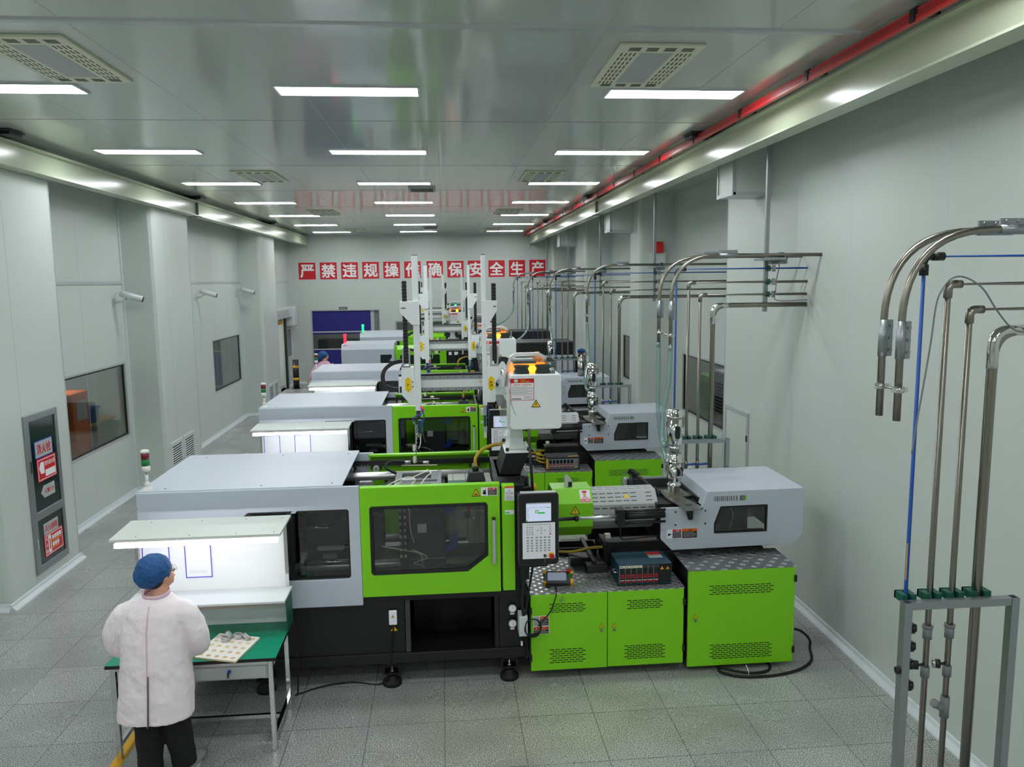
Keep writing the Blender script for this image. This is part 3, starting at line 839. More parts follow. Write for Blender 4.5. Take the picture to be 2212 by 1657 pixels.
# ================================================================== INJECTION MOULDING MACHINE (the three near ones)
DY = 4.41                       # pitch of the machine row
def machine_a():
    t = thing('moulding_machine', (.3, 7.33, 0), 'white and green injection moulding machine nearest the camera', 'machine', 'white and green moulding machines of the near type')
    # ---- black base
    m = MB('black')
    m.box(-2.45, -.41, 6.68, 7.95, .22, .86); m.box(.43, .66, 6.68, 7.95, .22, .87); m.box(-.8, .68, 6.665, 7.95, .80, .868)
    m.box(-2.46, .665, 6.66, 7.96, .22, .315); m.box(-.41, .43, 7.6, 7.95, .3, .82); m.box(.66, 1.64, 7.08, 8.1, .18, .79); m.box(1.64, 3.1, 7.08, 7.88, .18, .79); m.box(.66, .70, 6.7, 7.1, .2, .8)
    m.box(-.405, -.36, 6.672, 6.72, .315, .8, 'dkgrey'); m.box(.39, .43, 6.672, 6.72, .315, .8, 'black'); m.box(1.6, 3.05, 7.1, 7.9, .79, 1.0); m.box(2.0, 3.0, 7.2, 7.75, 1.0, 1.1)
    obj('base', m, t, bevel=.006)
    m = MB('rubber')
    vs = []; n = 12
    for j in range(8):
        z = .78 - .46 * j / 7
        for i in range(n + 1):
            x = -.34 + .72 * i / n
            sag = .03 * sin(pi * i / n) if j == 7 else 0
            vs.append((x, 6.95 + .05 * sin(i * .9) * (j / 7) + .15 * (j / 7) ** 2, z - sag))
    m.add(vs, [(j * (n + 1) + i, j * (n + 1) + i + 1, (j + 1) * (n + 1) + i + 1, (j + 1) * (n + 1) + i) for j in range(7) for i in range(n)], None, True)
    obj('chute_curtain', m, t)
    for x, y in ((-1.65, 6.72), (-.54, 6.72), (.52, 6.72), (-1.65, 7.85), (-.54, 7.85), (.52, 7.85), (1.9, 7.85), (2.8, 7.85), (2.0, 7.3), (2.8, 7.3)):
        m = MB('rubber'); m.lathe([(.0001, 0), (.085, 0), (.085, .03), (.078, .042), (.045, .05), (.045, .085), (.0001, .085)], (x, y, 0), 20)
        f = obj('levelling_foot', m, t)
        m = MB('black'); m.box(x - .075, x + .075, y - .05, y + .05, .205, .225); m.box(x - .075, x - .06, y - .05, y + .05, .12, .225); m.box(x + .06, x + .075, y - .05, y + .05, .12, .225); m.box(x - .075, x + .075, y - .05, y + .05, .11, .125)
        obj('bracket', m, f)
        m = MB('steel'); m.cyl((x, y - .02, .08), (x, y - .02, .19), .012, 10); m.cyl((x, y - .02, .125), (x, y - .02, .145), .022, 6); obj('bolt', m, f)
    # ---- white clamp cover
    m = MB('white')
    fr = [(-2.61, .793), (-.761, .793), (-.761, 1.866), (-2.61, 1.866)]
    wn = [(-1.777, 1.6), (-1.777, 1.043), (-.875, 1.043), (-.857, 1.06), (-.857, 1.648), (-.873, 1.664), (-1.7, 1.664)]
    m.plate(fr, [wn], 'y', 6.62, 6.655)
    m.box(-2.61, -2.58, 6.656, 8.05, .793, 1.866)
    m.box(-2.61, -.761, 8.015, 8.05, .793, 1.85)
    o = obj('clamp_cover', m, t, bevel=.007)
    m = MB('white'); m.box(-2.606, -.905, 6.64, 8.045, 1.862, 1.874)
    for x, y in ((-2.4, 6.72), (-1.6, 6.72), (-1.0, 6.72), (-2.4, 7.9), (-1.65, 7.9), (-1.0, 7.9)): m.cyl((x, y, 1.874), (x, y, 1.8765), .009, 8, m='dkgrey')
    obj('top_plate', m, t, bevel=.003)
    m = MB('black')
    m.plate(wn, [[(-1.74, 1.59), (-1.74, 1.06), (-.878, 1.06), (-.872, 1.07), (-.872, 1.64), (-.885, 1.65), (-1.68, 1.65)]], 'y', 6.64, 6.668); m.box(-1.385, -1.34, 6.632, 6.665, 1.045, 1.655)
    w = obj('window_frame', m, o)
    m = MB('pane_dark'); m.prism(wn, 'y', 6.656, 6.66); obj('window_pane', m, o)
    m = MB('white'); m.prism([(-1.345, 1.648), (-1.305, 1.648), (-1.29, 1.67), (-1.33, 1.67)], 'y', 6.612, 6.62); obj('clip', m, o)
    # toggle clamp behind the window
    m = MB('black_m'); m.box(-2.5, -.95, 7.9, 7.98, .9, 1.84); m.box(-2.55, -2.25, 6.8, 7.8, .87, 1.75); m.box(-1.75, -1.4, 6.95, 7.7, 1.0, 1.6)
    for z in (1.2, 1.5): m.tube([(-2.2, 7.2, z), (-1.5, 7.15, z + .12), (-.6, 7.2, z)], .055, 8)
    m.prism([(-1.3, 1.1), (-.95, 1.25), (-.6, 1.15), (-.6, 1.45), (-.95, 1.55), (-1.3, 1.5)], 'y', 7.05, 7.25, 'dkgrey')
    m.tube(catmull([(-1.3, 6.75, 1.6), (-1.1, 6.72, 1.5), (-.9, 6.74, 1.55)], 6), .012, 6); m.cyl((-1.3, 6.9, 1.1), (-.8, 6.9, 1.1), .03, 12, m='chrome')
    m.cyl((-1.25, 6.8, 1.46), (-1.06, 6.8, 1.46), .014, 10, m='chrome'); m.box(-1.16, -.93, 6.78, 6.82, 1.25, 1.29, 'steel'); m.box(-1.12, -1.0, 6.8, 6.84, 1.17, 1.2, 'grey'); m.box(-1.3, -1.26, 6.7, 6.74, 1.06, 1.13, 'ltgrey')
    obj('toggle_clamp', m, t)
    # ---- front safety gate
    gw = [(-.679, 1.088), (-.66, 1.068), (.158, 1.069), (.34, 1.207), (.341, 1.66), (.325, 1.684), (-.66, 1.681), (-.679, 1.665)]
    gi = [(-.652, 1.098), (-.645, 1.092), (.15, 1.092), (.316, 1.217), (.316, 1.652), (.31, 1.66), (-.645, 1.657), (-.652, 1.65)]
    m = MB('green'); m.plate([(-.759, .868), (.449, .868), (.449, 1.85), (-.759, 1.85)], [gw], 'y', 6.612, 6.65); m.box(-.759, .449, 6.65, 6.69, 1.825, 1.85)
    g = obj('safety_gate', m, t, bevel=.005)
    m = MB('black'); m.plate(gw, [gi], 'y', 6.606, 6.655); obj('gasket', m, g, bevel=.003)
    m = MB('pane_dark'); m.prism(gw, 'y', 6.628, 6.632); obj('window_pane', m, g)
    m = MB('ltgrey'); m.box(.376, .406, 6.565, 6.59, 1.135, 1.55); h = obj('handle', m, g, bevel=.01)
    m = MB('black'); m.box(.376, .406, 6.563, 6.612, 1.538, 1.552); m.box(.378, .404, 6.59, 6.612, 1.135, 1.16); obj('end_cap', m, h)
    m = MB('yellow'); m.tri(.242, 1.742, .07, 6.611, sym='hand'); obj('warning_triangle', m, g)
    m = MB('paper'); m.box(.286, .428, 6.6095, 6.6115, 1.745, 1.82); m.box(.345, .424, 6.6085, 6.6095, 1.75, 1.798, 'black'); m.box(.345, .424, 6.6085, 6.6095, 1.8, 1.816, 'signred'); m.prism([(.355, 1.803), (.367, 1.803), (.361, 1.814)], 'y', 6.608, 6.6085, 'yellow')
    m.lines(.35, .42, 1.753, 1.795, 5, 6.6085, 'ltgrey'); m.text('危险', .012, (.395, 6.608, 1.808), 'signwhite', bold=.01)
    m.box(.29, .34, 6.6088, 6.6095, 1.75, 1.815, 'signwhite'); m.prism([(.31, 1.757), (.33, 1.757), (.325, 1.81), (.315, 1.79), (.298, 1.8), (.306, 1.78), (.296, 1.768)], 'y', 6.608, 6.6088, 'black')
    obj('warning_label', m, g)
    # ---- narrow green cover and the fixed platen
    m = MB('green'); m.prism([(6.615, .872), (6.72, .872), (6.72, 1.825), (6.66, 1.835), (6.615, 1.815)], 'x', .468, .578); c = obj('column_cover', m, t, bevel=.006)
    m = MB('paper'); m.box(.492, .573, 6.612, 6.6135, 1.695, 1.825); m.box(.492, .573, 6.611, 6.612, 1.807, 1.825, 'orange'); m.lines(.5, .566, 1.7, 1.74, 5, 6.6118, 'dkgrey'); m.tube([(.5, 6.6115, 1.765), (.52, 6.6115, 1.77), (.532, 6.6115, 1.79), (.545, 6.6115, 1.77), (.566, 6.6115, 1.762)], .002, 5, 'dkgrey'); m.box(.5, .566, 6.6112, 6.612, 1.752, 1.756, 'dkgrey')
    obj('warning_label', m, c)
    m = MB('paper'); m.box(.493, .573, 6.612, 6.6135, 1.57, 1.608); m.box(.497, .53, 6.611, 6.612, 1.578, 1.592, 'screengreen'); obj('service_label', m, c)
    m = MB('black'); m.box(.43, .68, 6.74, 7.9, .868, 1.80); m.box(.578, .66, 6.66, 6.9, .87, 1.74); m.cyl((.6, 6.7, 1.66), (.6, 6.9, 1.66), .075, 20); m.cyl((.72, 6.78, 1.66), (.72, 6.95, 1.66), .06, 16)
    m.box(.68, .78, 6.85, 7.6, 1.1, 1.72); m.box(.66, .74, 6.72, 6.8, 1.7, 1.78); m.cyl((.7, 6.8, 1.78), (.7, 6.8, 1.86), .025, 10); m.box(.76, .83, 6.8, 6.9, 1.62, 1.7)
    m.ball((.775, 6.86, 1.73), (.03, .03, .05), m='linetape'); m.box(.74, .8, 6.76, 6.84, 1.6, 1.68, 'white2')
    obj('fixed_platen', m, t, bevel=.006)
    # ---- moving platen, mould, tie bars
    m = MB('dkgrey'); m.box(-.36, -.03, 6.85, 7.82, .88, 1.66)
    for x0, y0, x1, y1 in ((-.5, 6.86, -.1, 7.2), (-.5, 7.28, -.1, 7.62)): m.plate(rect(x0, x1, y0, y1), [rect(x0 + .06, x1 - .06, y0 + .06, y1 - .06)], 'z', 1.66, 1.735, 'grey')
    m.box(-.5, -.1, 7.2, 7.28, 1.66, 1.72, 'grey'); m.box(-.42, -.2, 7.225, 7.25, 1.721, 1.723, 'black'); m.box(-.1, -.06, 6.86, 7.62, 1.66, 1.74, 'grey')
    m.box(-.44, -.36, 6.8, 7.8, .9, 1.6, 'black')
    for k in range(8):
        for q in (-.44, -.4): m.box(q, q + .02, 6.79, 6.8, 1.15 + k * .06, 1.175 + k * .06, 'ltgrey' if k % 3 else 'cream')
    m.box(-.28, -.2, 6.838, 6.85, 1.36, 1.44, 'paper'); m.cyl((-.42, 6.82, 1.12), (-.04, 6.82, 1.125), .007, 8, m='steel')
    obj('moving_platen', m, t, bevel=.004)
    m = MB('mould')
    for x0, x1 in ((0, .05), (.053, .17), (.174, .275), (.279, .42)): m.box(x0, x1, 6.98, 7.65, 1.22 - .02 * (x0 > .1), 1.7)
    m.box(.17, .2, 6.97, 6.98, 1.5, 1.58, 'signred'); m.box(.15, .2, 6.968, 6.98, 1.44, 1.5, 'grey'); m.cyl((.23, 6.95, 1.54), (.23, 6.98, 1.54), .012, 10, m='chrome'); m.cyl((.23, 6.95, 1.44), (.23, 6.98, 1.44), .012, 10, m='chrome')
    m.box(0, .33, 6.9, 7.3, 1.705, 1.715, 'teal_dk'); m.tube(catmull([(.23, 6.94, 1.54), (.26, 6.93, 1.48), (.25, 6.94, 1.36), (.24, 6.95, 1.3)], 5), .005, 5, 'steel')
    mo = obj('mould', m, t, bevel=.003)
    for k in range(4):
        m = MB('ringplastic'); x = .03 + k * .088; m.lathe([(.012, 0), (.016, .02), (.03, .03), (.034, .05), (.02, .055)], (x, 6.93, 1.715), 12); m.cyl((x, 6.93, 1.715), (x, 6.93, 1.75), .008, 8); obj('moulded_part', m, mo)
    for zc in (1.62, 1.27):
        m = MB('clampblue')
        pl = []
        for k in range(9):
            a = radians(-100 + 130 * k / 8); pl.append((.0 + .1 * cos(a) - .02, zc + .09 * sin(a)))
        for k in range(9):
            a = radians(30 - 130 * k / 8); pl.append((.0 + .055 * cos(a) - .03, zc + .045 * sin(a) + .01))
        m.prism(pl, 'y', 6.83, 6.93); m.cyl((.07, 6.86, zc + .01), (.16, 6.86, zc + .012), .014, 8, m='black'); m.box(.055, .07, 6.84, 6.88, zc - .02, zc + .03, 'paper'); obj('mould_clamp', m, mo)
    m = MB('dkgrey'); m.prism([(.17, 1.72), (.36, 1.72), (.33, 1.84), (.2, 1.84)], 'y', 7.08, 7.2); m.cyl((.26, 7.14, 1.84), (.26, 7.14, 1.88), .03, 12, m='black'); m.box(.2, .33, 7.06, 7.08, 1.74, 1.77, 'black'); obj('cable_plug', m, mo, bevel=.006)
    m = MB('cableyellow'); m.tube(catmull([(.26, 7.14, 1.88), (.27, 7.16, 1.97), (.36, 7.25, 2.03), (.5, 7.4, 2.03), (.62, 7.8, 1.9), (.9, 8.0, 1.2)], 8), .017, 8); obj('heater_cable', m, mo)
    for i, (y, z) in enumerate(((7.66, 1.69), (6.93, 1.64), (6.93, 1.05), (7.66, 1.05))):
        m = MB('tiebar'); m.cyl((-2.3, y, z), (.5, y, z), .042, 20); obj('tie_bar', m, t)
    m = MB('black_m')
    for y0, z in ((6.98, 1.68), (7.25, 1.64)): m.tube([(-.9, y0, z), (-.7, y0 + .02, z + .01), (-.5, y0 + .06, z + .05)], .035, 8); m.box(-.74, -.68, y0 - .02, y0 + .05, z - .02, z + .05)
    m.tube(catmull([(-.5, 7.5, 1.75), (-.6, 7.55, 1.8), (-.55, 7.62, 1.84), (-.35, 7.6, 1.84), (-.2, 7.58, 1.83)], 6), .014, 6); m.cyl((-.42, 7.6, 1.835), (-.36, 7.6, 1.835), .018, 10, m='chrome'); m.cyl((-.24, 7.58, 1.83), (-.18, 7.58, 1.83), .018, 10, m='chrome')
    obj('hydraulic_hose', m, t)
    m = MB('cream')
    for p in ([(-.6, 6.9, 1.7), (-.45, 7.1, 1.76), (-.35, 7.2, 1.77), (-.25, 7.35, 1.78), (-.2, 7.5, 1.76)], [(-.65, 7.0, 1.72), (-.4, 7.2, 1.78), (-.3, 7.15, 1.77), (-.35, 6.95, 1.76), (-.42, 6.85, 1.7)], [(-.2, 7.5, 1.78), (-.16, 7.4, 1.77), (-.2, 7.2, 1.78), (-.25, 7.0, 1.75), (-.22, 6.88, 1.72)]): m.tube(catmull(p, 6), .006, 5)
    m.box(-.42, -.3, 7.08, 7.14, 1.765, 1.79, 'ltgrey'); m.cyl((-.45, 7.62, 1.8), (-.1, 7.55, 1.81), .006, 6)
    for p in ([(-.35, 6.8, 1.6), (-.34, 6.79, 1.4), (-.31, 6.8, 1.28)], [(-.33, 6.8, 1.22), (-.2, 6.78, 1.15), (-.32, 6.78, 1.1), (-.24, 6.78, 1.07), (-.2, 6.75, .98)], [(-.6, 6.8, 1.26), (-.4, 6.79, 1.22), (-.26, 6.79, 1.18), (-.24, 6.79, 1.08)]): m.tube(catmull(p, 6), .005, 5)
    obj('air_tubes', m, t)
    # ---- rear gate with its rollers
    m = MB('green'); m.box(-.80, .438, 7.99, 8.03, .9, 1.838); m.box(-.80, .438, 7.96, 7.99, 1.815, 1.838); m.box(-.80, -.785, 7.96, 7.99, 1.2, 1.83); m.box(.423, .438, 7.96, 7.99, 1.2, 1.83); m.box(-.785, .423, 7.985, 7.99, 1.72, 1.8, 'green_dk')
    rg = obj('rear_gate', m, t, bevel=.003)
    m = MB('black'); m.box(-.95, .5, 7.9, 7.93, 1.74, 1.79); m.box(-.65, .45, 7.93, 7.98, 1.56, 1.64)
    for x in (-.87, -.84, -.81): m.cyl((x, 7.897, 1.75), (x, 7.9, 1.75), .004, 6, m='ltgrey')
    obj('guide_bar', m, rg)
    for x in (-.724, .28, -.98):
        m = MB('ltgrey'); m.cyl((x, 7.86, 1.715), (x, 7.89, 1.715), .032, 18); m.cyl((x, 7.855, 1.715), (x, 7.86, 1.715), .014, 10, m='steel'); m.box(x - .055, x + .055, 7.89, 7.9, 1.7, 1.735, 'black'); obj('roller', m, rg)
    m = MB('paper'); m.box(-.88, -.76, 7.7, 7.95, 1.5, 1.62); m.box(-.6, -.45, 7.7, 7.8, 1.5, 1.66); obj('inner_guard', m, t)
    # ---- robot riser on the fixed platen
    m = MB('black'); m.prism([(.478, 1.78), (.672, 1.776), (.765, 2.0), (.548, 2.0)], 'y', 7.12, 7.62); m.box(.46, .74, 7.05, 7.75, 1.775, 1.8); obj('robot_riser', m, t, bevel=.004)
    # ---- low cabinets and their chequered tops
    def slots(mb, x0, x1, z0, z1, rows, w, h=.007):
        n = int((x1 - x0) / (w * 1.32))
        for r in range(rows):
            z = z1 - (z1 - z0) * r / (rows - 1)
            for k in range(n):
                x = x0 + (k + (.5 if r % 2 else 0)) * (x1 - x0 - w) / n
                if x + w <= x1 + .001: mb.box(x, x + w, 6.6185, 6.6205, z - h / 2, z + h / 2)
        return mb
    def lock(door, x, z):
        m = MB('steel'); m.cyl((x, 6.612, z), (x, 6.622, z), .013, 14); m.box(x - .002, x + .002, 6.611, 6.612, z - .008, z + .008, 'black'); obj('lock', m, door)
        m = MB('yellow'); m.tri(x, z + .022, .042, 6.6195); obj('warning_triangle', m, door)
    def hinge(door, x, z):
        m = MB('black'); m.box(x - .012, x + .012, 6.61, 6.65, z - .03, z + .03); obj('hinge', m, door)
    m = MB('black'); m.box(.70, 2.13, 6.66, 7.08, .13, .812); m.box(.72, 2.1, 6.7, 7.06, .09, .13); obj('low_cabinet', m, t)
    for i, (x0, x1) in enumerate(((.712, 1.406), (1.412, 2.112))):
        m = MB('green'); m.box(x0, x1, 6.62, 6.655, .097 + .004 * i, .815); d = obj('cabinet_door', m, t, bevel=.005)
        a, b = ((.879, 1.236), (1.587, 1.943))[i]
        obj('vent_slots', slots(MB('black'), a, b, .648, .722, 5, .042), d)
        a, b = ((.879, 1.236), (1.565, 1.971))[i]
        obj('vent_slots', slots(MB('black'), a, b, .17, .292, 8 if i else 7, .042), d)
        lock(d, (1.354, 1.47)[i], .455)
        for z in ((.668, .224), (.69, .248))[i]: hinge(d, (.709, 2.116)[i], z)
        if i == 0:
            m = MB('paper'); m.box(.733, .876, 6.6175, 6.6195, .522, .619); m.box(.795, .872, 6.6165, 6.6175, .527, .592, 'black'); m.box(.795, .872, 6.6165, 6.6175, .594, .615, 'orange'); m.lines(.8, .868, .53, .588, 6, 6.6163, 'ltgrey'); m.box(.737, .79, 6.6165, 6.6175, .527, .615, 'ltgrey')
            m.box(.733, .876, 6.6175, 6.6195, .447, .518); m.box(.737, .872, 6.6165, 6.6175, .45, .489, 'black'); m.box(.737, .872, 6.6165, 6.6175, .491, .515, 'signred'); m.lines(.742, .868, .452, .487, 3, 6.6163, 'ltgrey'); m.prism([(.75, .494), (.77, .494), (.76, .511)], 'y', 6.616, 6.6165, 'yellow')
            m.text('警告', .014, (.835, 6.616, .604), 'black', bold=.01); m.text('当心触电', .013, (.82, 6.616, .503), 'yellow', bold=.01)
            obj('warning_label', m, d)
            m = MB('steel'); m.cyl((1.0, 6.605, .79), (1.0, 6.62, .79), .006, 8); m.tube([(1.0, 6.606, .785), (1.015, 6.606, .77), (1.004, 6.606, .755), (.99, 6.606, .768), (1.0, 6.606, .785)], .002, 5); m.prism([(.975, .765), (.99, .77), (.985, .75), (.97, .745)], 'y', 6.605, 6.608); obj('key_ring', m, d)
    m = MB('tread2'); m.box(.705, 2.118, 6.622, 7.06, .815, .825); m.prism([(.69, 6.9), (.9, 7.02), (1.19, 7.02), (1.19, 8.05), (.69, 8.05)], 'z', .79, .82); obj('tread_plate', m, t)
    m = MB('dkgrey'); m.box(1.195, 1.62, 7.03, 8.1, .79, .812); obj('bed_plate', m, t)
    m = MB('black'); m.box(2.16, 3.15, 6.66, 7.1, .1, .968); obj('tall_cabinet', m, t)
    m = MB('green'); m.box(2.153, 3.156, 6.62, 6.655, .055, .97); d = obj('cabinet_door', m, t, bevel=.005)
    obj('vent_slots', slots(MB('black'), 2.35, 2.978, .745, .822, 5, .042), d); obj('vent_slots', slots(MB('black'), 2.364, 2.978, .125, .255, 8, .042), d)
    lock(d, 2.223, .5)
    for z in (.862, .176): hinge(d, 3.156, z)
    m = MB('tread'); m.box(2.15, 3.165, 6.62, 7.11, .97, .98); obj('tread_plate', m, t)
    # ---- injection unit
    m = MB('white')
    pr = [(2.003, 1.449), (2.402, 1.452), (2.453, 1.592), (3.404, 1.597), (3.403, 1.147), (3.305, 1.045), (2.112, 1.03), (2.002, 1.145)]
    ww = [(2.525, 1.183), (2.523, 1.279), (2.583, 1.442), (3.042, 1.446), (3.041, 1.185)]
    m.plate(pr, [ww], 'y', 7.02, 7.045)
    m.prism([(2.402, 1.452), (2.453, 1.592), (3.404, 1.597), (3.403, 1.147), (3.305, 1.045), (3.28, 1.045), (3.375, 1.15), (3.375, 1.57), (2.47, 1.567), (2.43, 1.452)], 'y', 7.045, 7.935)
    m.prism([(2.402, 1.452), (2.453, 1.592), (3.404, 1.597), (3.403, 1.147), (3.3, 1.045), (2.5, 1.04)], 'y', 7.905, 7.935)
    ic = obj('injection_cover', m, t, bevel=.006)
    m = MB('black'); m.plate(ww, [[(2.537, 1.195), (2.535, 1.277), (2.592, 1.43), (3.03, 1.434), (3.029, 1.197)]], 'y', 7.014, 7.05); obj('gasket', m, ic)
    m = MB('pane_dark'); m.prism(ww, 'y', 7.028, 7.032); obj('window_pane', m, ic)
    for x, z in ((2.142, 1.407), (2.433, 1.409), (2.144, 1.28), (2.433, 1.284)):
        m = MB('dkgrey'); m.cyl((x, 7.012, z), (x, 7.022, z), .009, 8); obj('screw', m, ic)
    m = MB('grey'); x = 2.514
    for wd, gp in ((.006, .006), (.01, .007), (.014, .008), (.008, .01), (.014, .006), (.012, .008), (.006, .008), (.016, .009), (.008, .008), (.014, .012), (.012, .012), (.018, .02), (.012, .008), (.008, .008), (.016, .02)):
        m.box(x, x + wd, 7.018, 7.0195, 1.497, 1.545); x += wd + gp
    m.prism([(2.772, 1.499), (2.815, 1.499), (2.79, 1.522), (2.815, 1.546), (2.772, 1.546)], 'y', 7.018, 7.0195)
    m.prism([(2.797, 1.522), (2.832, 1.501), (2.832, 1.545)], 'y', 7.018, 7.0195, 'green'); obj('logo', m, ic)
    m = MB('paper'); m.box(2.062, 2.204, 7.0175, 7.0195, 1.149, 1.239); m.box(2.117, 2.2, 7.0165, 7.0175, 1.153, 1.212, 'black'); m.box(2.117, 2.2, 7.0165, 7.0175, 1.214, 1.236, 'signred'); m.lines(2.122, 2.195, 1.157, 1.208, 5, 7.0163, 'ltgrey'); m.prism([(2.07, 1.17), (2.11, 1.19), (2.075, 1.2)], 'y', 7.0165, 7.0175, 'black'); m.text('危险', .016, (2.165, 7.016, 1.225), 'signwhite', bold=.01)
    m.box(2.211, 2.355, 7.0175, 7.0195, 1.149, 1.24, 'orange'); m.box(2.213, 2.353, 7.0165, 7.0175, 1.151, 1.214, 'black'); m.lines(2.22, 2.346, 1.157, 1.21, 4, 7.0163, 'ltgrey'); m.text('警告', .017, (2.29, 7.016, 1.227), 'black', bold=.01); obj('warning_label', m, ic)
    m = MB('black'); m.box(2.4, 2.9, 7.15, 7.8, 1.05, 1.5); m.box(2.45, 2.55, 7.06, 7.1, 1.3, 1.42, 'dkgrey'); m.box(2.7, 2.8, 7.08, 7.5, 1.35, 1.55); m.cyl((2.75, 7.1, 1.2), (2.75, 7.1, 1.4), .04, 10); m.box(2.56, 2.6, 7.06, 7.1, 1.19, 1.26, 'darkred'); m.tube(catmull([(2.68, 7.08, 1.44), (2.72, 7.06, 1.35), (2.69, 7.07, 1.2)], 6), .006, 6, 'ltgrey')
    m.box(2.55, 3.02, 7.06, 7.075, 1.19, 1.2, 'grey')
    obj('drive_unit', m, t)
    # barrel guard, an octagonal perforated sleeve
    yc, zc = 7.42, 1.36
    def octo(hw, hz, c): return [(yc - hw, zc - hz + c), (yc - hw + c, zc - hz), (yc + hw - c, zc - hz), (yc + hw, zc - hz + c), (yc + hw, zc + hz - c), (yc + hw - c, zc + hz), (yc - hw + c, zc + hz), (yc - hw, zc + hz - c)]
    m = MB('ltgrey'); m.prism(octo(.2, .19, .11), 'x', 1.36, 2.03); bg = obj('barrel_guard', m, t, bevel=.004)
    m = MB('black'); nrm = Vector((0, -1, 1)).normalized()
    for r in range(3):
        p = Vector((0, yc - .2 + .025 + r * .03, zc + .08 + .025 + r * .03)) + nrm * .0007
        for k in range(8):
            if k == 6: continue
            x = 1.39 + k * .076
            q = [Vector((x, 0, 0)) + p, Vector((x + .058, 0, 0)) + p, Vector((x + .058, .006, .006)) + p, Vector((x, .006, .006)) + p]; m.add(q, [(0, 1, 2, 3)])
    for z in (1.335, 1.4):
        for k in range(8): m.box(1.4 + k * .076, 1.455 + k * .076, yc - .2007, yc - .2, z, z + .009)
    for y in (yc - .04, yc + .03):
        for k in range(8): m.box(1.39 + k * .076, 1.45 + k * .076, y, y + .009, zc + .19, zc + .1907)
    obj('guard_slots', m, bg)
    m = MB('yellow'); cx = 1.73; b = Vector((cx, yc - .15, zc + .13)) + nrm * .002; ud = Vector((0, 1, 1)).normalized()
    m.add([b + Vector((-.03, 0, 0)), b + Vector((.03, 0, 0)), b + ud * .05], [(0, 1, 2)]); obj('warning_triangle', m, bg)
    m = MB('green'); m.prism(octo(.235, .235, .12), 'x', 1.0, 1.385); ng = obj('nozzle_guard', m, t, bevel=.004)
    m = MB('yellow'); m.tri(1.21, 1.37, .085, yc - .236); obj('warning_triangle', m, ng)
    m = MB('signwhite'); b = Vector((1.365, yc - .235 + .005, zc + .115 + .005)) + nrm * .002; rt = Vector((1, 0, 0))
    def pq(mm, x0, x1, v0, v1, o): m.add([b + rt * x0 + ud * v0 + nrm * o, b + rt * x1 + ud * v0 + nrm * o, b + rt * x1 + ud * v1 + nrm * o, b + rt * x0 + ud * v1 + nrm * o], [(0, 1, 2, 3)], mm)
    pq('signwhite', -.1, .0, .0, .14, 0); pq('signred', -.097, -.003, .004, .04, .001); pq('signred', -.08, -.02, .05, .056, .001); pq('signred', -.075, -.03, .105, .128, .001); pq('skin', -.066, -.04, .06, .105, .001)
    m.text('当心烫伤', .026, b + rt * -.05 + ud * .022 + nrm * .002, 'signwhite', (1, 0, 0), tuple(ud), .012, .08); obj('hot_surface_sign', m, ng, label='white and red hot surface sign')
    # shift cylinder along the front of the barrel
    m = MB('tiebar'); m.cyl((1.2, 6.96, 1.4), (1.6, 6.96, 1.405), .015, 16); cy = obj('piston_rod', m, t)
    m = MB('black'); m.cyl((.8, 6.96, 1.395), (1.19, 6.96, 1.4), .017, 12); m.cyl((1.17, 6.96, 1.4), (1.2, 6.96, 1.4), .028, 12); obj('rod_coupling', m, cy)
    m = MB('black'); m.box(1.56, 1.63, 6.9, 7.02, 1.33, 1.48); m.cyl((1.62, 6.96, 1.405), (2.02, 6.96, 1.41), .036, 16); m.cyl((1.62, 6.93, 1.46), (2.02, 6.93, 1.465), .012, 8); m.cyl((1.62, 6.93, 1.345), (2.02, 6.93, 1.35), .012, 8)
    for z in (1.36, 1.46): m.cyl((1.54, 6.93, z), (1.56, 6.93, z), .014, 8)
    m.cyl((1.6, 6.96, 1.33), (1.6, 6.96, 1.2), .008, 8); m.tube(bend([(1.6, 6.96, 1.2), (1.63, 6.98, 1.17), (1.98, 7.0, 1.19)], .02), .006, 6)
    obj('shift_cylinder', m, t)
    m = MB('steel'); m.box(1.5, 2.1, 7.16, 7.2, 1.09, 1.115); m.box(1.5, 2.1, 7.17, 7.19, 1.115, 1.13); m.box(1.42, 2.1, 7.7, 7.75, 1.1, 1.13); r = obj('guide_rail', m, t)
    m = MB('black'); m.box(1.52, 2.2, 7.15, 7.3, .98, 1.09); m.box(1.42, 2.2, 7.65, 7.8, .95, 1.1); m.box(1.5, 2.2, 7.3, 7.7, .88, .98); m.prism([(1.18, .812), (1.38, .812), (1.38, .9), (1.18, .9)], 'y', 7.28, 7.44); m.box(1.3, 1.5, 7.05, 7.17, .812, .9); m.box(1.36, 1.4, 7.1, 7.8, .812, .93); m.box(1.5, 1.56, 7.2, 7.5, .85, 1.06)
    pl = [(1.14 + .06 * cos(radians(a)) - (0 if a < 270 else 0), 7.68 + .11 * sin(radians(a))) for a in range(90, 271, 20)]
    m.plate(pl + [(1.5, 7.57), (1.5, 7.79)], [[(1.14 + .045 * cos(radians(a)), 7.68 + .095 * sin(radians(a))) for a in range(90, 271, 20)] + [(1.49, 7.585), (1.49, 7.775)]], 'z', .815, .9)
    obj('carriage', m, t, bevel=.004)
    m = MB('cream'); m.box(1.5, 1.55, 7.15, 7.21, 1.13, 1.165); m.box(1.44, 1.49, 7.69, 7.74, 1.13, 1.155); obj('grease_block', m, r)
    m = MB('cableyellow'); m.tube(catmull([(.72, 7.6, 1.15), (.85, 7.5, 1.02), (1.02, 7.45, .93), (1.2, 7.4, .92), (1.38, 7.32, .98), (1.5, 7.28, 1.0)], 8), .014, 8); obj('motor_cable', m, t)
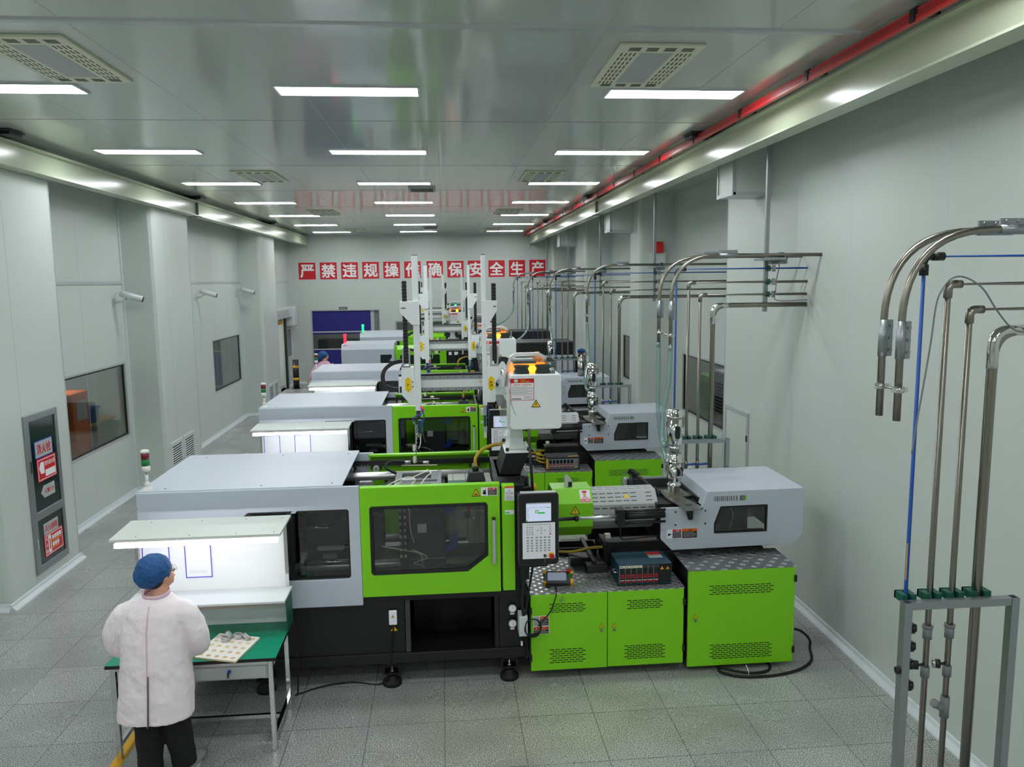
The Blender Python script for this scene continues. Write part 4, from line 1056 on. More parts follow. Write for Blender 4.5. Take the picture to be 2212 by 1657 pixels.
    # feed throat with slide plate under the hopper loader
    m = MB('black'); m.box(2.0, 2.42, 7.15, 7.75, 1.1, 1.45); m.box(2.02, 2.1, 7.05, 7.15, 1.1, 1.3); m.tube([(1.93, 7.72, 1.6), (2.0, 7.62, 1.55), (2.1, 7.5, 1.47)], .022, 10); m.tube([(1.88, 7.78, 1.63), (1.95, 7.7, 1.585)], .035, 4); m.cyl((1.9, 7.76, 1.45), (1.9, 7.76, 1.6), .03, 10, m='dkgrey'); m.cyl((2.1, 7.46, 1.35), (2.1, 7.46, 1.5), .022, 8)
    m.tube(catmull([(1.9, 7.78, 1.64), (1.84, 7.8, 1.6), (1.8, 7.8, 1.52), (1.83, 7.8, 1.44)], 6), .006, 6, 'grey')
    obj('feed_throat', m, t)
    m = MB('ltgrey'); m.box(1.85, 1.87, 7.85, 7.93, 1.1, 1.52); m.box(1.85, 2.4, 7.92, 7.94, 1.3, 1.52); m.box(1.87, 2.4, 7.915, 7.92, 1.32, 1.5, 'dkgrey'); m.box(2.12, 2.2, 7.914, 7.916, 1.4, 1.41, 'yellow'); obj('rear_guard', m, t)
    m = MB('steel'); m.prism([(2.15, 7.58), (2.34, 7.58), (2.43, 7.38), (2.43, 7.34), (2.3, 7.30), (2.38, 6.93), (2.34, 6.88), (2.2, 6.88), (2.12, 7.3)], 'z', 1.456, 1.472); m.cyl((2.27, 7.02, 1.472), (2.27, 7.02, 1.474), .035, 20, m='dkgrey'); m.box(2.12, 2.36, 7.29, 7.56, 1.472, 1.482); sl = obj('slide_plate', m, t)
    m = MB('black'); m.cyl((2.27, 7.0, 1.456), (2.28, 6.99, 1.34), .04, 14, .024); obj('discharge_spout', m, sl)
    # ---- panel arm, gauges, sockets
    m = MB('black'); m.cyl((.74, 6.62, 1.76), (.72, 6.75, 2.3), .013, 8); obj('panel_post', m, t)
    m = MB('black'); m.cyl((.74, 6.62, 1.1), (.74, 6.62, 1.2), .02, 10); m.box(.6, .78, 6.58, 6.7, 1.09, 1.14); m.box(.62, .7, 6.6, 6.76, .97, 1.09); m.cyl((.76, 6.58, 1.11), (.86, 6.58, 1.11), .014, 8); obj('panel_arm', m, t)
    m = MB('dkgrey'); m.prism(rrect(.597, .951, 1.14, 1.785, .035), 'y', 6.5, 6.56); m.prism(rrect(.605, .943, 1.148, 1.777, .03), 'y', 6.494, 6.5, 'black'); m.box(.62, .93, 6.5, 6.558, 1.775, 1.788, 'ltgrey')
    cp = obj('control_panel', m, t, bevel=.004)
    m = MB('screen'); m.box(.666, .883, 6.4925, 6.495, 1.535, 1.699); m.box(.666, .883, 6.4915, 6.4925, 1.69, 1.699, 'ltgrey'); m.box(.745, .775, 6.4915, 6.4925, 1.605, 1.635, 'screengreen'); m.box(.775, .83, 6.4915, 6.4925, 1.602, 1.615, 'screengreen'); m.box(.75, .77, 6.491, 6.4915, 1.61, 1.63, 'paper'); m.box(.848, .875, 6.4915, 6.4925, 1.652, 1.658, 'screengreen'); m.lines(.672, .69, 1.56, 1.66, 8, 6.4922, 'ltgrey'); m.box(.69, .86, 6.4915, 6.4925, 1.658, 1.66, 'ltgrey'); m.box(.668, .68, 6.4915, 6.4925, 1.537, 1.548, 'screengreen')
    obj('screen', m, cp)
    m = MB('paper'); m.box(.633, .917, 6.491, 6.495, 1.2, 1.522); kp = obj('keypad', m, cp)
    m = MB('ltgrey')
    def key(x, z, w=.013, h=.011, mm=None): m.box(x, x + w, 6.4895, 6.491, z, z + h, mm)
    for k in range(10): key(.668 + k * .0215, 1.502, .014, .008)
    for r in range(4):
        for k in range(3): key(.668 + k * .022, 1.478 - r * .021, mm='screengreen' if (r == 3 and k == 2) else None)
    for x, z in ((.79, 1.47), (.79, 1.447), (.79, 1.424), (.76, 1.447), (.822, 1.447)): key(x, z)
    for r in range(4): key(.868, 1.478 - r * .021, mm='knobred' if r == 3 else None)
    for r in range(6):
        for k in range(6): key(.668 + k * .036 + (.006 if k > 1 else 0), 1.385 - r * .023 - (.004 if r else 0), .021, .013)
    for r in range(6):
        for k in range(6): m.box(.672 + k * .036 + (.006 if k > 1 else 0), .68 + k * .036 + (.006 if k > 1 else 0), 6.489, 6.4895, 1.389 - r * .023 - (.004 if r else 0), 1.393 - r * .023 - (.004 if r else 0), 'dkgrey')
    obj('button_pattern', m, kp)
    m = MB('yellow'); m.cyl((.881, 6.486, 1.23), (.881, 6.491, 1.23), .024, 20); m.cyl((.886, 6.462, 1.222), (.886, 6.486, 1.222), .021, 20, m='knobred'); obj('emergency_stop', m, cp)
    m = MB('black'); m.cyl((.827, 6.48, 1.226), (.827, 6.491, 1.226), .013, 14); m.box(.824, .83, 6.47, 6.48, 1.216, 1.236, 'steel'); m.tube([(.827, 6.476, 1.216), (.822, 6.474, 1.19), (.828, 6.474, 1.165)], .0015, 5, 'steel'); obj('key_switch', m, cp)
    for z in (.695, .553):
        m = MB('chrome'); m.cyl((.549, 6.63, z), (.549, 6.662, z), .036, 24); m.cyl((.549, 6.6285, z), (.549, 6.63, z), .029, 24, m='paper'); m.box(.548, .55, 6.627, 6.6285, z - .006, z + .022, 'black'); m.box(.53, .568, 6.655, 6.662, z - .066, z - .05, 'paper'); obj('pressure_gauge', m, t)
    m = MB('paper'); m.box(-.545, -.475, 6.625, 6.662, .597, .722); sk = obj('socket_cover', m, t, bevel=.006)
    m = MB('yellow'); m.tri(-.51, .665, .026, 6.6245); obj('warning_triangle', m, sk)
    m = MB('yellow'); m.tri(-.505, .522, .068, 6.66, sym='bolt'); obj('warning_triangle', m, t)
    m = MB('white2'); m.box(.595, .672, 6.5, 6.655, .488, .67); jb = obj('junction_box', m, t, bevel=.006)
    m = MB('rubber')
    for k in range(4): m.tube([(.715 + (.066 + k * .004) * cos(a), 6.49 + k * .01 + .01 * sin(3 * a), .567 + (.088 - k * .005) * sin(a)) for a in [2 * pi * i / 28 for i in range(28)]], .0055, 6, closed=True)
    m.tube(catmull([(.64, 6.53, .67), (.63, 6.56, .8), (.66, 6.6, 1.0), (.7, 6.62, 1.1)], 8), .016, 8); m.tube(catmull([(.66, 6.55, .67), (.68, 6.58, .8), (.72, 6.62, 1.0), (.74, 6.64, 1.1)], 8), .01, 8)
    m.tube(catmull([(.62, 6.56, .49), (.63, 6.56, .38), (.66, 6.56, .26), (.68, 6.58, .3), (.66, 6.6, .45)], 8), .008, 6); m.tube(catmull([(.64, 6.56, .49), (.66, 6.56, .4), (.69, 6.56, .27), (.7, 6.6, .4)], 8), .006, 6); m.box(.615, .63, 6.55, 6.57, .38, .42, 'paper')
    obj('cable_loops', m, jb)
    return t
M1 = machine_a()
M2 = dup(M1, (0, DY, 0), 'white and green injection moulding machine second from the camera, yellow trimmed controller on it', skip=('junction_box',))
M3 = dup(M1, (0, 2 * DY, 0), 'white and green injection moulding machine third from the camera, steel cone hopper on its end', skip=('junction_box',))

# ---- signal towers on the clamp covers
def tower(x, y, z):
    t = thing('signal_tower', (x, y, z), 'unlit red and green signal tower on the first machine', 'signal lamp', 'signal towers with unlit lamps')
    m = MB('lampwhite'); m.lathe([(.0001, 0), (.05, 0), (.048, .008), (.026, .02), (.024, .028), (.0001, .028)], (x, y, z), 20); m.ball((x, y, z + .05), (.024, .024, .026)); m.cyl((x, y, z + .05), (x, y, z + .13), .014, 10); obj('foot', m, t)
    m = MB('steel'); m.cyl((x, y, z + .12), (x, y, z + .165), .008, 10); obj('stem', m, t)
    m = MB('lampwhite'); m.lathe([(.0001, .16), (.026, .16), (.033, .17), (.033, .21), (.0001, .21)], (x, y, z), 20); obj('body', m, t)
    m = MB('lampgreen'); m.cyl((x, y, z + .21), (x, y, z + .265), .034, 20); obj('green_lens', m, t)
    m = MB('lampred'); m.cyl((x, y, z + .265), (x, y, z + .32), .034, 20); obj('red_lens', m, t)
    m = MB('lampwhite'); m.disc([(.035, .32), (.035, .335), (.028, .345)], (x, y, z), 20); obj('cap', m, t)
    return t
T1 = tower(-2.55, 6.73, 1.87)
dup(T1, (0, DY, 0), 'unlit red and green signal tower on the second machine')
dup(T1, (.01, 2 * DY + .12, 0), 'unlit red and green signal tower on the third machine, in front of the pink worker')

# ================================================================== TAKE-OUT ROBOTS
def robot():
    t = thing('takeout_robot', (.65, 7.35, 2.0), 'white take-out robot on the first machine, amber lamp lit', 'robot', 'white take-out robots')
    m = MB('robotwhite'); m.box(.535, .785, 7.1, 7.6, 2.001, 2.02); m.prism([(.56, 2.02), (.75, 2.02), (.72, 2.07), (.7, 2.4), (.6, 2.4), (.585, 2.07)], 'y', 7.18, 7.5); pd = obj('pedestal', m, t, bevel=.01)
    for x, y in ((.56, 7.13), (.76, 7.13), (.56, 7.57), (.76, 7.57)):
        m = MB('black'); m.cyl((x, y, 2.02), (x, y, 2.05), .016, 6); obj('bolt', m, pd)
    m = MB('robotwhite'); m.prism(rrect(.576, 1.04, 2.262, 2.764, .03, 5), 'y', 6.9, 7.36); bx = obj('drive_box', m, t, bevel=.012, seg=3)
    m = MB('robotwhite'); m.box(.62, .95, 7.36, 8.7, 2.36, 2.62); obj('traverse_beam', m, t, bevel=.01)
    m = MB('signwhite'); m.box(.578, .79, 6.8965, 6.8995, 2.533, 2.729); m.box(.578, .79, 6.8955, 6.8965, 2.69, 2.729, 'signred'); m.plate(rect(.578, .79, 2.533, 2.729), [rect(.582, .786, 2.537, 2.725)], 'y', 6.8955, 6.8965, 'signred')
    pts = []
    for k in range(18): a = 2 * pi * k / 18; rr = .024 if k % 2 == 0 else .012; pts.append((.628 + rr * cos(a), 2.709 + rr * .8 * sin(a)))
    m.prism(pts, 'y', 6.8948, 6.8955, 'signwhite'); m.prism([(.618, 2.703), (.638, 2.703), (.628, 2.718)], 'y', 6.894, 6.8948, 'green')
    m.text('特别注意', .012, (.69, 6.895, 2.717), 'yellow', bold=.01); m.text('请遵守操作规程', .011, (.71, 6.895, 2.7), 'yellow', bold=.01, width=.08); m.text('机械手臂一安全操作说明', .014, (.684, 6.8962, 2.672), 'signred', bold=.012, width=.16)
    m.lines(.588, .782, 2.582, 2.658, 9, 6.8965, 'grey'); m.box(.582, .786, 6.896, 6.8966, 2.571, 2.573, 'signred'); m.lines(.7, .78, 2.545, 2.567, 2, 6.8965, 'dkgrey'); m.lines(.59, .69, 2.542, 2.552, 1, 6.8965, 'black', .7)
    m.box(.5745, .5765, 6.905, 7.02, 2.54, 2.73); m.box(.5735, .5745, 6.905, 7.02, 2.69, 2.73, 'signred'); m.box(.5735, .5745, 6.92, 6.99, 2.58, 2.63, 'signred')
    obj('safety_notice', m, bx, label='red and white safety notice')
    m = MB('yellow'); m.tri(.807, 2.466, .073, 6.8985, sym='bolt'); obj('high_voltage_sign', m, bx)
    for x0 in (.622, .815):
        m = MB('black'); m.lathe([(.0001, 0), (.07, 0), (.072, .015), (.062, .03), (.062, .045), (.072, .06), (.07, .07), (.0001, .07)], (x0 + .07, 7.02, 2.766), 24); obj('fan', m, bx)
    m = MB('clear'); m.box(.605, .985, 6.93, 6.934, 2.766, 2.875); m.box(.981, .985, 6.934, 7.2, 2.766, 2.875); m.box(.605, .985, 6.934, 7.2, 2.873, 2.877); obj('clear_cover', m, bx)
    m = MB('ltgrey'); m.prism([(.61, 2.852), (.83, 2.852), (.8, 2.893), (.62, 2.893)], 'y', 7.0, 7.25); obj('lamp_shade', m, bx)
    m = MB('amber'); m.box(.66, .9, 7.11, 7.14, 2.77, 2.81); obj('warning_lamp', m, bx)
    hp = [(.517, 2.6), (.53, 2.72), (.597, 2.9), (.63, 2.926), (.655, 2.935), (.869, 2.937), (.927, 2.904), (.947, 2.85), (.95, 2.77)]
    hi = [(p[0] * .9 + .0735, p[1] - .03 if p[1] > 2.8 else p[1]) for p in hp]
    m = MB('frosted'); m.prism(hp + hi[::-1], 'y', 7.14, 7.2); m.prism(hp, 'y', 7.2, 7.204); hd = obj('hood', m, bx)
    m = MB('film')
    vs = []
    for j in range(9):
        for i in range(5):
            vs.append((.43 + .012 * j + .028 * i * (1 + .06 * j) + .006 * sin(j * 2.1 + i), 6.98 - .02 * i + .012 * sin(i * 2 + j), 2.66 - .06 * j))
    m.add(vs, [(j * 5 + i, j * 5 + i + 1, (j + 1) * 5 + i + 1, (j + 1) * 5 + i) for j in range(8) for i in range(4)], None, True); obj('plastic_film', m, bx)
    # cross beam carrying the two arms
    m = MB('robotwhite'); m.box(-.45, .62, 7.56, 7.66, 2.55, 2.69); m.box(.45, .64, 7.5, 7.8, 2.5, 2.66); xb = obj('cross_beam', m, t, bevel=.006)
    m = MB('galv'); m.box(-.24, .36, 7.55, 7.56, 2.66, 2.692); m.box(-.24, .36, 7.55, 7.56, 2.548, 2.578)
    for k in range(8):
        for z in (2.676, 2.563): m.cyl((-.2 + k * .075, 7.546, z), (-.2 + k * .075, 7.55, z), .005, 8, m='black')
    obj('linear_rail', m, xb)
    m = MB('black'); m.box(-.45, .5, 7.57, 7.66, 2.69, 2.71); obj('belt_cover', m, xb)
    m = MB('yellow'); m.prism([(.325, 2.625), (.343, 2.61), (.343, 2.64)], 'y', 7.555, 7.5595); obj('position_mark', m, xb)
    def plate_label(mb, s, cx, cz, y):
        mb.prism([(cx, cz + .075), (cx + .03, cz + .045), (cx + .03, cz - .045), (cx, cz - .075), (cx - .03, cz - .045), (cx - .03, cz + .045)], 'y', y - .002, y, 'yellow')
        mb.text(s, .026 if len(s) == 1 else .036, (cx, y - .0025, cz), 'black', (0, 0, 1), (-1, 0, 0), .02, .03 if len(s) == 1 else .06)
        mb.text('+', .02, (cx, y - .0025, cz - .052), 'black', (0, 0, 1), (-1, 0, 0), .02); mb.text('-', .02, (cx, y - .0025, cz + .052), 'black', (0, 0, 1), (-1, 0, 0), .02, .014)
    # main arm
    m = MB('robotwhite'); m.box(-.292, -.234, 7.42, 7.5, 2.375, 3.845); m.box(-.292, -.234, 7.42, 7.5, 3.838, 3.848, 'black'); a1 = obj('main_arm', m, t, bevel=.005)
    m = MB('robotwhite'); m.prism([(-.41, 3.415), (-.228, 3.418), (-.228, 3.197), (-.304, 3.198), (-.41, 3.318)], 'y', 7.4, 7.412); m.box(-.41, -.228, 7.41, 7.5, 3.4, 3.418); m.box(-.398, -.355, 7.397, 7.4, 3.352, 3.36, 'black'); obj('chain_bracket', m, a1)
    m = MB('black'); z = 2.84
    while z < 3.58: m.box(-.388, -.344, 7.42, 7.46, z, z + .025); m.box(-.384, -.348, 7.424, 7.456, z + .025, z + .032, 'dkgrey'); z += .032
    obj('cable_chain', m, a1)
    m = MB('alu'); m.box(-.402, -.39, 7.41, 7.5, 2.8, 2.98); m.box(-.342, -.33, 7.41, 7.5, 2.8, 2.98); m.box(-.405, -.328, 7.41, 7.5, 2.795, 2.812); obj('chain_holder', m, a1)
    m = MB('robotwhite'); m.prism([(-.414, 2.794), (-.295, 2.797), (-.282, 2.434), (-.337, 2.435), (-.416, 2.533)], 'y', 7.41, 7.55); y1 = obj('arm_carriage', m, t, bevel=.006)
    m = MB('yellow'); plate_label(m, 'Y', -.352, 2.63, 7.409)
    for z in (2.655, 2.61): m.cyl((-.31, 7.407, z), (-.31, 7.41, z), .006, 10, m='black')
    obj('axis_label', m, y1)
    # sub arm
    m = MB('robotwhite'); m.box(.357, .397, 7.42, 7.5, 2.41, 3.845); m.box(.357, .397, 7.42, 7.5, 3.838, 3.848, 'black'); a2 = obj('sub_arm', m, t, bevel=.005)
    m = MB('robotwhite'); m.prism([(.356, 3.415), (.503, 3.413), (.501, 3.32), (.423, 3.194), (.358, 3.195)], 'y', 7.4, 7.412); m.box(.356, .503, 7.41, 7.5, 3.398, 3.415); m.box(.465, .495, 7.397, 7.4, 3.355, 3.363, 'black'); obj('chain_bracket', m, a2)
    m = MB('black'); z = 2.84
    while z < 3.57: m.box(.452, .494, 7.42, 7.46, z, z + .028); m.box(.456, .49, 7.424, 7.456, z + .028, z + .032, 'dkgrey'); z += .032
    obj('cable_chain', m, a2)
    m = MB('alu'); m.box(.435, .447, 7.41, 7.5, 2.8, 2.98); m.box(.497, .509, 7.41, 7.5, 2.8, 2.98); m.box(.43, .512, 7.41, 7.5, 2.79, 2.805); obj('chain_holder', m, a2)
    m = MB('robotwhite'); m.prism([(.398, 2.795), (.529, 2.792), (.528, 2.678), (.479, 2.643), (.48, 2.455), (.465, 2.44), (.396, 2.441)], 'y', 7.41, 7.55); y2 = obj('arm_carriage', m, t, bevel=.006)
    m = MB('yellow'); plate_label(m, 'SY', .437, 2.625, 7.409); obj('axis_label', m, y2)
    m = MB('black'); m.box(.42, .53, 7.56, 7.7, 2.4, 2.5); m.cyl((.49, 7.45, 2.6), (.49, 7.6, 2.6), .02, 10); m.box(.49, .5, 7.5, 7.52, 2.575, 2.59, 'knobred')
    m.tube(catmull([(.5, 7.5, 2.78), (.54, 7.55, 2.72), (.53, 7.6, 2.62)], 6), .007, 6); m.tube(catmull([(.52, 7.52, 2.76), (.57, 7.55, 2.74), (.6, 7.6, 2.66)], 6), .006, 6, 'ltgrey'); obj('valve_block', m, t)
    # drag chain loop to the left
    lp = catmull([(-.4, 7.6, 2.84), (-.5, 7.6, 2.82), (-.58, 7.6, 2.76), (-.605, 7.6, 2.68), (-.58, 7.6, 2.6), (-.5, 7.6, 2.565), (-.4, 7.6, 2.56)], 8)
    m = MB('rubber'); m.tube(lp, .026, 4); dc = obj('drag_chain', m, t)
    m = MB('dkgrey')
    for p in lp[::2]: m.box(p.x - .004, p.x + .004, p.y - .02, p.y + .02, p.z - .02, p.z + .02)
    obj('chain_ribs', m, dc)
    m = MB('robotwhite'); m.box(-.45, -.41, 7.52, 7.62, 2.52, 2.68); m.box(-.44, -.42, 7.515, 7.52, 2.54, 2.6, 'black'); obj('end_plate', m, xb)
    m = MB('rubber'); m.tube(catmull([(.5, 7.6, 2.8), (.55, 7.7, 2.83), (.62, 7.8, 2.8), (.66, 7.85, 2.7)], 6), .03, 4); obj('rear_chain', m, t)
    # grippers
    m = MB('dkgrey'); m.box(-.285, -.245, 7.43, 7.48, 2.3, 2.375); m.box(-.275, -.235, 7.43, 7.48, 2.15, 2.28, 'petrol'); m.box(-.29, -.24, 7.42, 7.49, 2.12, 2.15, 'steel'); gp = obj('gripper', m, a1)
    m = MB('alu'); m.box(-.302, -.292, 7.45, 7.46, 1.86, 2.22); m.ball((-.265, 7.45, 2.125), .015); m.tube([(-.29, 7.455, 2.22), (-.27, 7.455, 2.24)], .006, 6); obj('rod', m, gp)
    m = MB('cream')
    for z in (1.87, 1.985): m.box(-.33, -.302, 7.44, 7.47, z, z + .05); m.box(-.322, -.31, 7.435, 7.44, z - .01, z + .06)
    obj('suction_pad', m, gp)
    m = MB('blue'); m.tube(catmull([(-.235, 7.42, 2.38), (-.21, 7.4, 2.33), (-.225, 7.41, 2.26), (-.25, 7.42, 2.22)], 6), .006, 6); m.tube(catmull([(-.24, 7.42, 2.4), (-.22, 7.4, 2.37), (-.25, 7.4, 2.34), (-.3, 7.42, 2.32), (-.325, 7.43, 2.27)], 6), .006, 6, 'purple'); m.tube([(-.24, 7.42, 2.42), (-.215, 7.41, 2.385), (-.225, 7.41, 2.36)], .009, 6, 'red'); m.tube(catmull([(-.32, 7.43, 2.27), (-.28, 7.44, 2.2), (-.29, 7.44, 2.1), (-.3, 7.44, 2.0)], 6), .005, 6, 'ltgrey'); m.tube(catmull([(-.25, 7.43, 2.12), (-.255, 7.43, 2.05), (-.275, 7.44, 2.0)], 6), .005, 6, 'paper'); obj('air_tubes', m, gp)
    m = MB('alu'); m.box(.362, .39, 7.44, 7.48, 2.32, 2.41); m.box(.36, .385, 7.44, 7.47, 2.2, 2.31, 'petrol'); m.box(.357, .392, 7.43, 7.48, 2.15, 2.2, 'ltgrey'); m.box(.36, .388, 7.44, 7.46, 2.09, 2.15, 'cream'); m.tube(catmull([(.392, 7.44, 2.4), (.41, 7.43, 2.36), (.41, 7.43, 2.31), (.39, 7.44, 2.28)], 6), .005, 6, 'blue'); obj('gripper', m, a2)
    return t
RB1 = robot()
dup(RB1, (0, DY, 0), 'white take-out robot on the second machine, amber lamp lit')
# the third robot's lamp is out
dup(RB1, (0, 2 * DY, 0), 'white take-out robot on the third machine')

# ================================================================== HOPPER LOADERS
def loader():
    x, y = 2.245, 7.42
    t = thing('hopper_loader', (x, y, 1.482), 'polished two stage hopper loader standing on the first machine', 'hopper loader', 'polished hopper loaders on the moulding machines')
    m = MB('chrome'); m.lathe([(.0001, 1.484), (.062, 1.484), (.062, 1.56), (.07, 1.562), (.07, 1.572), (.062, 1.574), (.062, 1.61), (.072, 1.63), (.074, 1.8), (.0001, 1.8)], (x, y, 0), 28); m.plate(rect(x - .075, x + .075, y - .075, y + .075), [], 'z', 1.483, 1.495, 'steel'); b = obj('lower_body', m, t)
    m = MB('chrome'); m.lathe([(.0001, 1.8), (.086, 1.8), (.088, 1.812), (.078, 1.815), (.078, 1.865), (.07, 1.88), (.03, 1.885), (.03, 1.89)], (x, y, 0), 28); obj('clamp_ring', m, t)
    m = MB('clear'); m.cyl((x, y, 1.885), (x, y, 1.935), .045, 20, caps=False); obj('sight_tube', m, t)
    m = MB('chrome'); m.lathe([(.03, 1.93), (.05, 1.932), (.05, 1.95), (.03, 1.955), (.045, 1.965), (.075, 1.99), (.075, 2.25), (.0001, 2.25)], (x, y, 0), 28); u = obj('upper_body', m, t)
    m = MB('chrome'); m.lathe([(.0001, 2.25), (.086, 2.25), (.086, 2.262), (.078, 2.264), (.078, 2.315), (.07, 2.325), (.0001, 2.327)], (x, y, 0), 28); m.box(x - .012, x + .012, y - .03, y - .01, 2.325, 2.345); obj('lid', m, t)
    m = MB('screendark')
    ys = y - .0765
    pl = rrect(x - .02, x + .032, 2.04, 2.17, .024); m.prism(pl, 'y', ys, ys + .02); obj('sight_glass', m, u)
    m = MB('black'); m.box(x + .005, x + .06, y - .085, y - .05, 1.67, 1.75); m.tube(catmull([(x - .02, y - .075, 1.77), (x + .03, y - .09, 1.74), (x + .045, y - .09, 1.69), (x + .03, y - .088, 1.68)], 6), .005, 6, 'ltgrey'); obj('level_sensor', m, b)
    for z0, p in ((2.22, u), (1.77, b)):
        for s in (-1, 1):
            m = MB('steel'); m.box(x + s * .078 - .008, x + s * .078 + .008, y - .03, y - .01, z0 - .07, z0 + .04); m.cyl((x + s * .09, y - .02, z0 - .05), (x + s * .09, y - .02, z0 + .02), .004, 8); obj('toggle_latch', m, p)
    m = MB('paper'); m.box(x + .045, x + .066, y - .066, y - .05, 2.1, 2.135); m.text('M', .02, (x + .055, y - .067, 2.117), 'blue', bold=.02); obj('sticker', m, u)
    return t
H1 = loader()
dup(H1, (.02, DY, 0), 'polished two stage hopper loader standing on the second machine, level with its white end cover')
dup(H1, (.0, 2 * DY + .1, 0), 'polished hopper loader on the third machine, in front of the black dryer')
t = thing('cone_hopper', (2.86, 16.15, 1.6), 'steel drum hopper with conical lid on the third machine cover', 'hopper')
m = MB('steel'); m.cyl((2.86, 16.15, 1.6), (2.86, 16.15, 1.91), .085, 28); obj('drum', m, t)
m = MB('steel'); m.lathe([(.088, 1.91), (.085, 1.92), (.02, 2.03), (.0001, 2.035)], (2.86, 16.15, 0), 28); obj('conical_lid', m, t)
m = MB('clear'); m.cyl((2.93, 16.0, 1.66), (2.93, 16.0, 2.1), .045, 20); obj('receiver_tube', m, t)
m = MB('black'); m.box(2.865, 2.89, 16.06, 16.068, 1.72, 1.88); obj('sight_slot', m, t)
# ================================================================== WORK TABLES
def work_table():
    t = thing('work_table', (-1.96, 6.1, 0), 'green topped work table with lit hood in front of the first machine', 'table', 'green topped work tables with lit hoods')
    m = MB('black'); m.box(-2.593, -1.335, 5.764, 6.432, .745, .7715); m.box(-2.592, -1.336, 5.765, 6.431, .7715, .773, 'teal'); obj('tabletop', m, t, bevel=.002)
    for x in (-2.545, -1.385):
        for y in (5.80, 6.385):
            m = MB('chrome'); m.box(x - .019, x + .019, y - .019, y + .019, 0, .745); obj('leg', m, t, bevel=.004)
    m = MB('chrome'); m.box(-2.526, -1.404, 5.785, 5.815, .715, .745); m.box(-2.526, -1.404, 6.37, 6.4, .715, .745); m.box(-2.56, -2.53, 5.82, 6.366, .715, .745); m.box(-1.4, -1.37, 5.82, 6.366, .715, .745); obj('apron', m, t)
    for x in (-2.545, -1.385):
        m = MB('chrome'); m.box(x - .015, x + .015, 5.819, 6.366, .1, .13); obj('stretcher', m, t)
    m = MB('chrome'); m.box(-2.53, -1.4, 6.09, 6.12, .1, .13); obj('stretcher', m, t)
    m = MB('drawer'); m.box(-1.985, -1.405, 5.81, 6.3, .605, .715); m.box(-1.985, -1.4, 5.79, 5.81, .6, .72); d = obj('drawer', m, t)
    m = MB('drawer'); m.box(-1.965, -1.42, 5.782, 5.79, .61, .705); obj('drawer_front', m, d, bevel=.002)
    m = MB('clampblue'); m.cyl((-1.69, 5.768, .672), (-1.69, 5.782, .672), .014, 14); m.box(-1.703, -1.692, 5.76, 5.768, .63, .668, 'black'); m.tube([(-1.705, 5.762, .64), (-1.715, 5.762, .62), (-1.702, 5.762, .605), (-1.695, 5.762, .625)], .0015, 5, 'steel'); m.box(-1.707, -1.697, 5.76, 5.764, .575, .608, 'black'); obj('lock', m, d)
    for x in (-2.545, -1.352):
        m = MB('chrome'); m.box(x - .014, x + .014, 6.39, 6.425, .773, 1.66); obj('post', m, t)
    m = MB('paint'); m.box(-2.53, -1.366, 6.408, 6.42, .775, 1.6); obj('back_panel', m, t)
    m = MB('white2'); m.box(-2.575, -1.318, 6.09, 6.41, 1.068, 1.086); m.box(-2.55, -1.34, 6.115, 6.13, 1.035, 1.068, 'steel'); obj('shelf', m, t, bevel=.002)
    m = MB('teal_dk'); m.box(-1.335, -1.328, 6.2, 6.42, .773, 1.066); obj('side_strip', m, t)
    m = MB('hood'); m.prism([(5.99, 1.655), (6.43, 1.672), (6.43, 1.692), (5.99, 1.675)], 'x', -2.585, -1.305)
    for x in (-2.4, -2.0, -1.65, -1.36):
        for y in (6.03, 6.36): m.cyl((x, y, 1.676), (x, y, 1.682 + (y - 5.99) * .038), .004, 6, m='grey')
    obj('hood_board', m, t, bevel=.002)
    m = MB('steel'); m.box(-2.56, -1.33, 6.03, 6.1, 1.635, 1.66); lf = obj('lamp_rail', m, t)
    m = MB('tube'); m.box(-2.56, -1.335, 6.015, 6.06, 1.598, 1.632); obj('light_tube', m, lf)
    m = MB('white2'); m.box(-1.46, -1.375, 6.398, 6.408, .935, 1.015); m.box(-1.44, -1.43, 6.396, 6.398, .985, .99, 'black'); m.box(-1.44, -1.43, 6.396, 6.398, .968, .973, 'black'); m.box(-1.408, -1.404, 6.396, 6.398, .96, .972, 'black'); m.box(-1.4, -1.396, 6.396, 6.398, .975, .987, 'black'); m.box(-1.416, -1.412, 6.396, 6.398, .975, .987, 'black'); obj('wall_socket', m, t)
    return t
m = MB('rubber'); m.tube(catmull([(-1.33, 6.435, .76), (-1.31, 6.44, .4), (-1.33, 6.48, .1), (-1.36, 6.6, .012), (-1.15, 6.72, .012), (-.9, 6.76, .012), (-.65, 6.7, .012), (-.55, 6.66, .15), (-.53, 6.65, .4), (-.505, 6.645, .6)], 8), .007, 6); obj('mains_lead', m, label='black lead from the first green table along the floor to the first machine', cat='cable', loc=(-1.33, 6.6, .01))
WT1 = work_table()
dup(WT1, (0, DY, 0), 'green topped work table with lit hood in front of the second machine')
dup(WT1, (0, 2 * DY, 0), 'green topped work table with lit hood in front of the third machine')
def paper(x0, x1, z0, z1, dy, label):
    y = 6.4045 + dy
    m = MB('paper'); m.box(x0, x1, y - .0008, y, z0, z1)
    m.plate(rect(x0 + .006, x1 - .006, z0 + .008, z1 - .006), [rect(x0 + .014, x1 - .014, z0 + .016, z1 - .014)], 'y', y - .0014, y - .0008, 'purple')
    m.lines(x0 + .03, x1 - .03, z0 + .06, z1 - .04, 16, y - .0008, 'paper', .2); m.lines(x0 + .04, x1 - .05, z0 + .05, z0 + .07, 2, y - .0008, 'ltgrey', .15)
    obj('paper_sheet', m, label=label, cat='paper', group='purple bordered sheets on the table panels', loc=((x0 + x1) / 2, y, (z0 + z1) / 2))
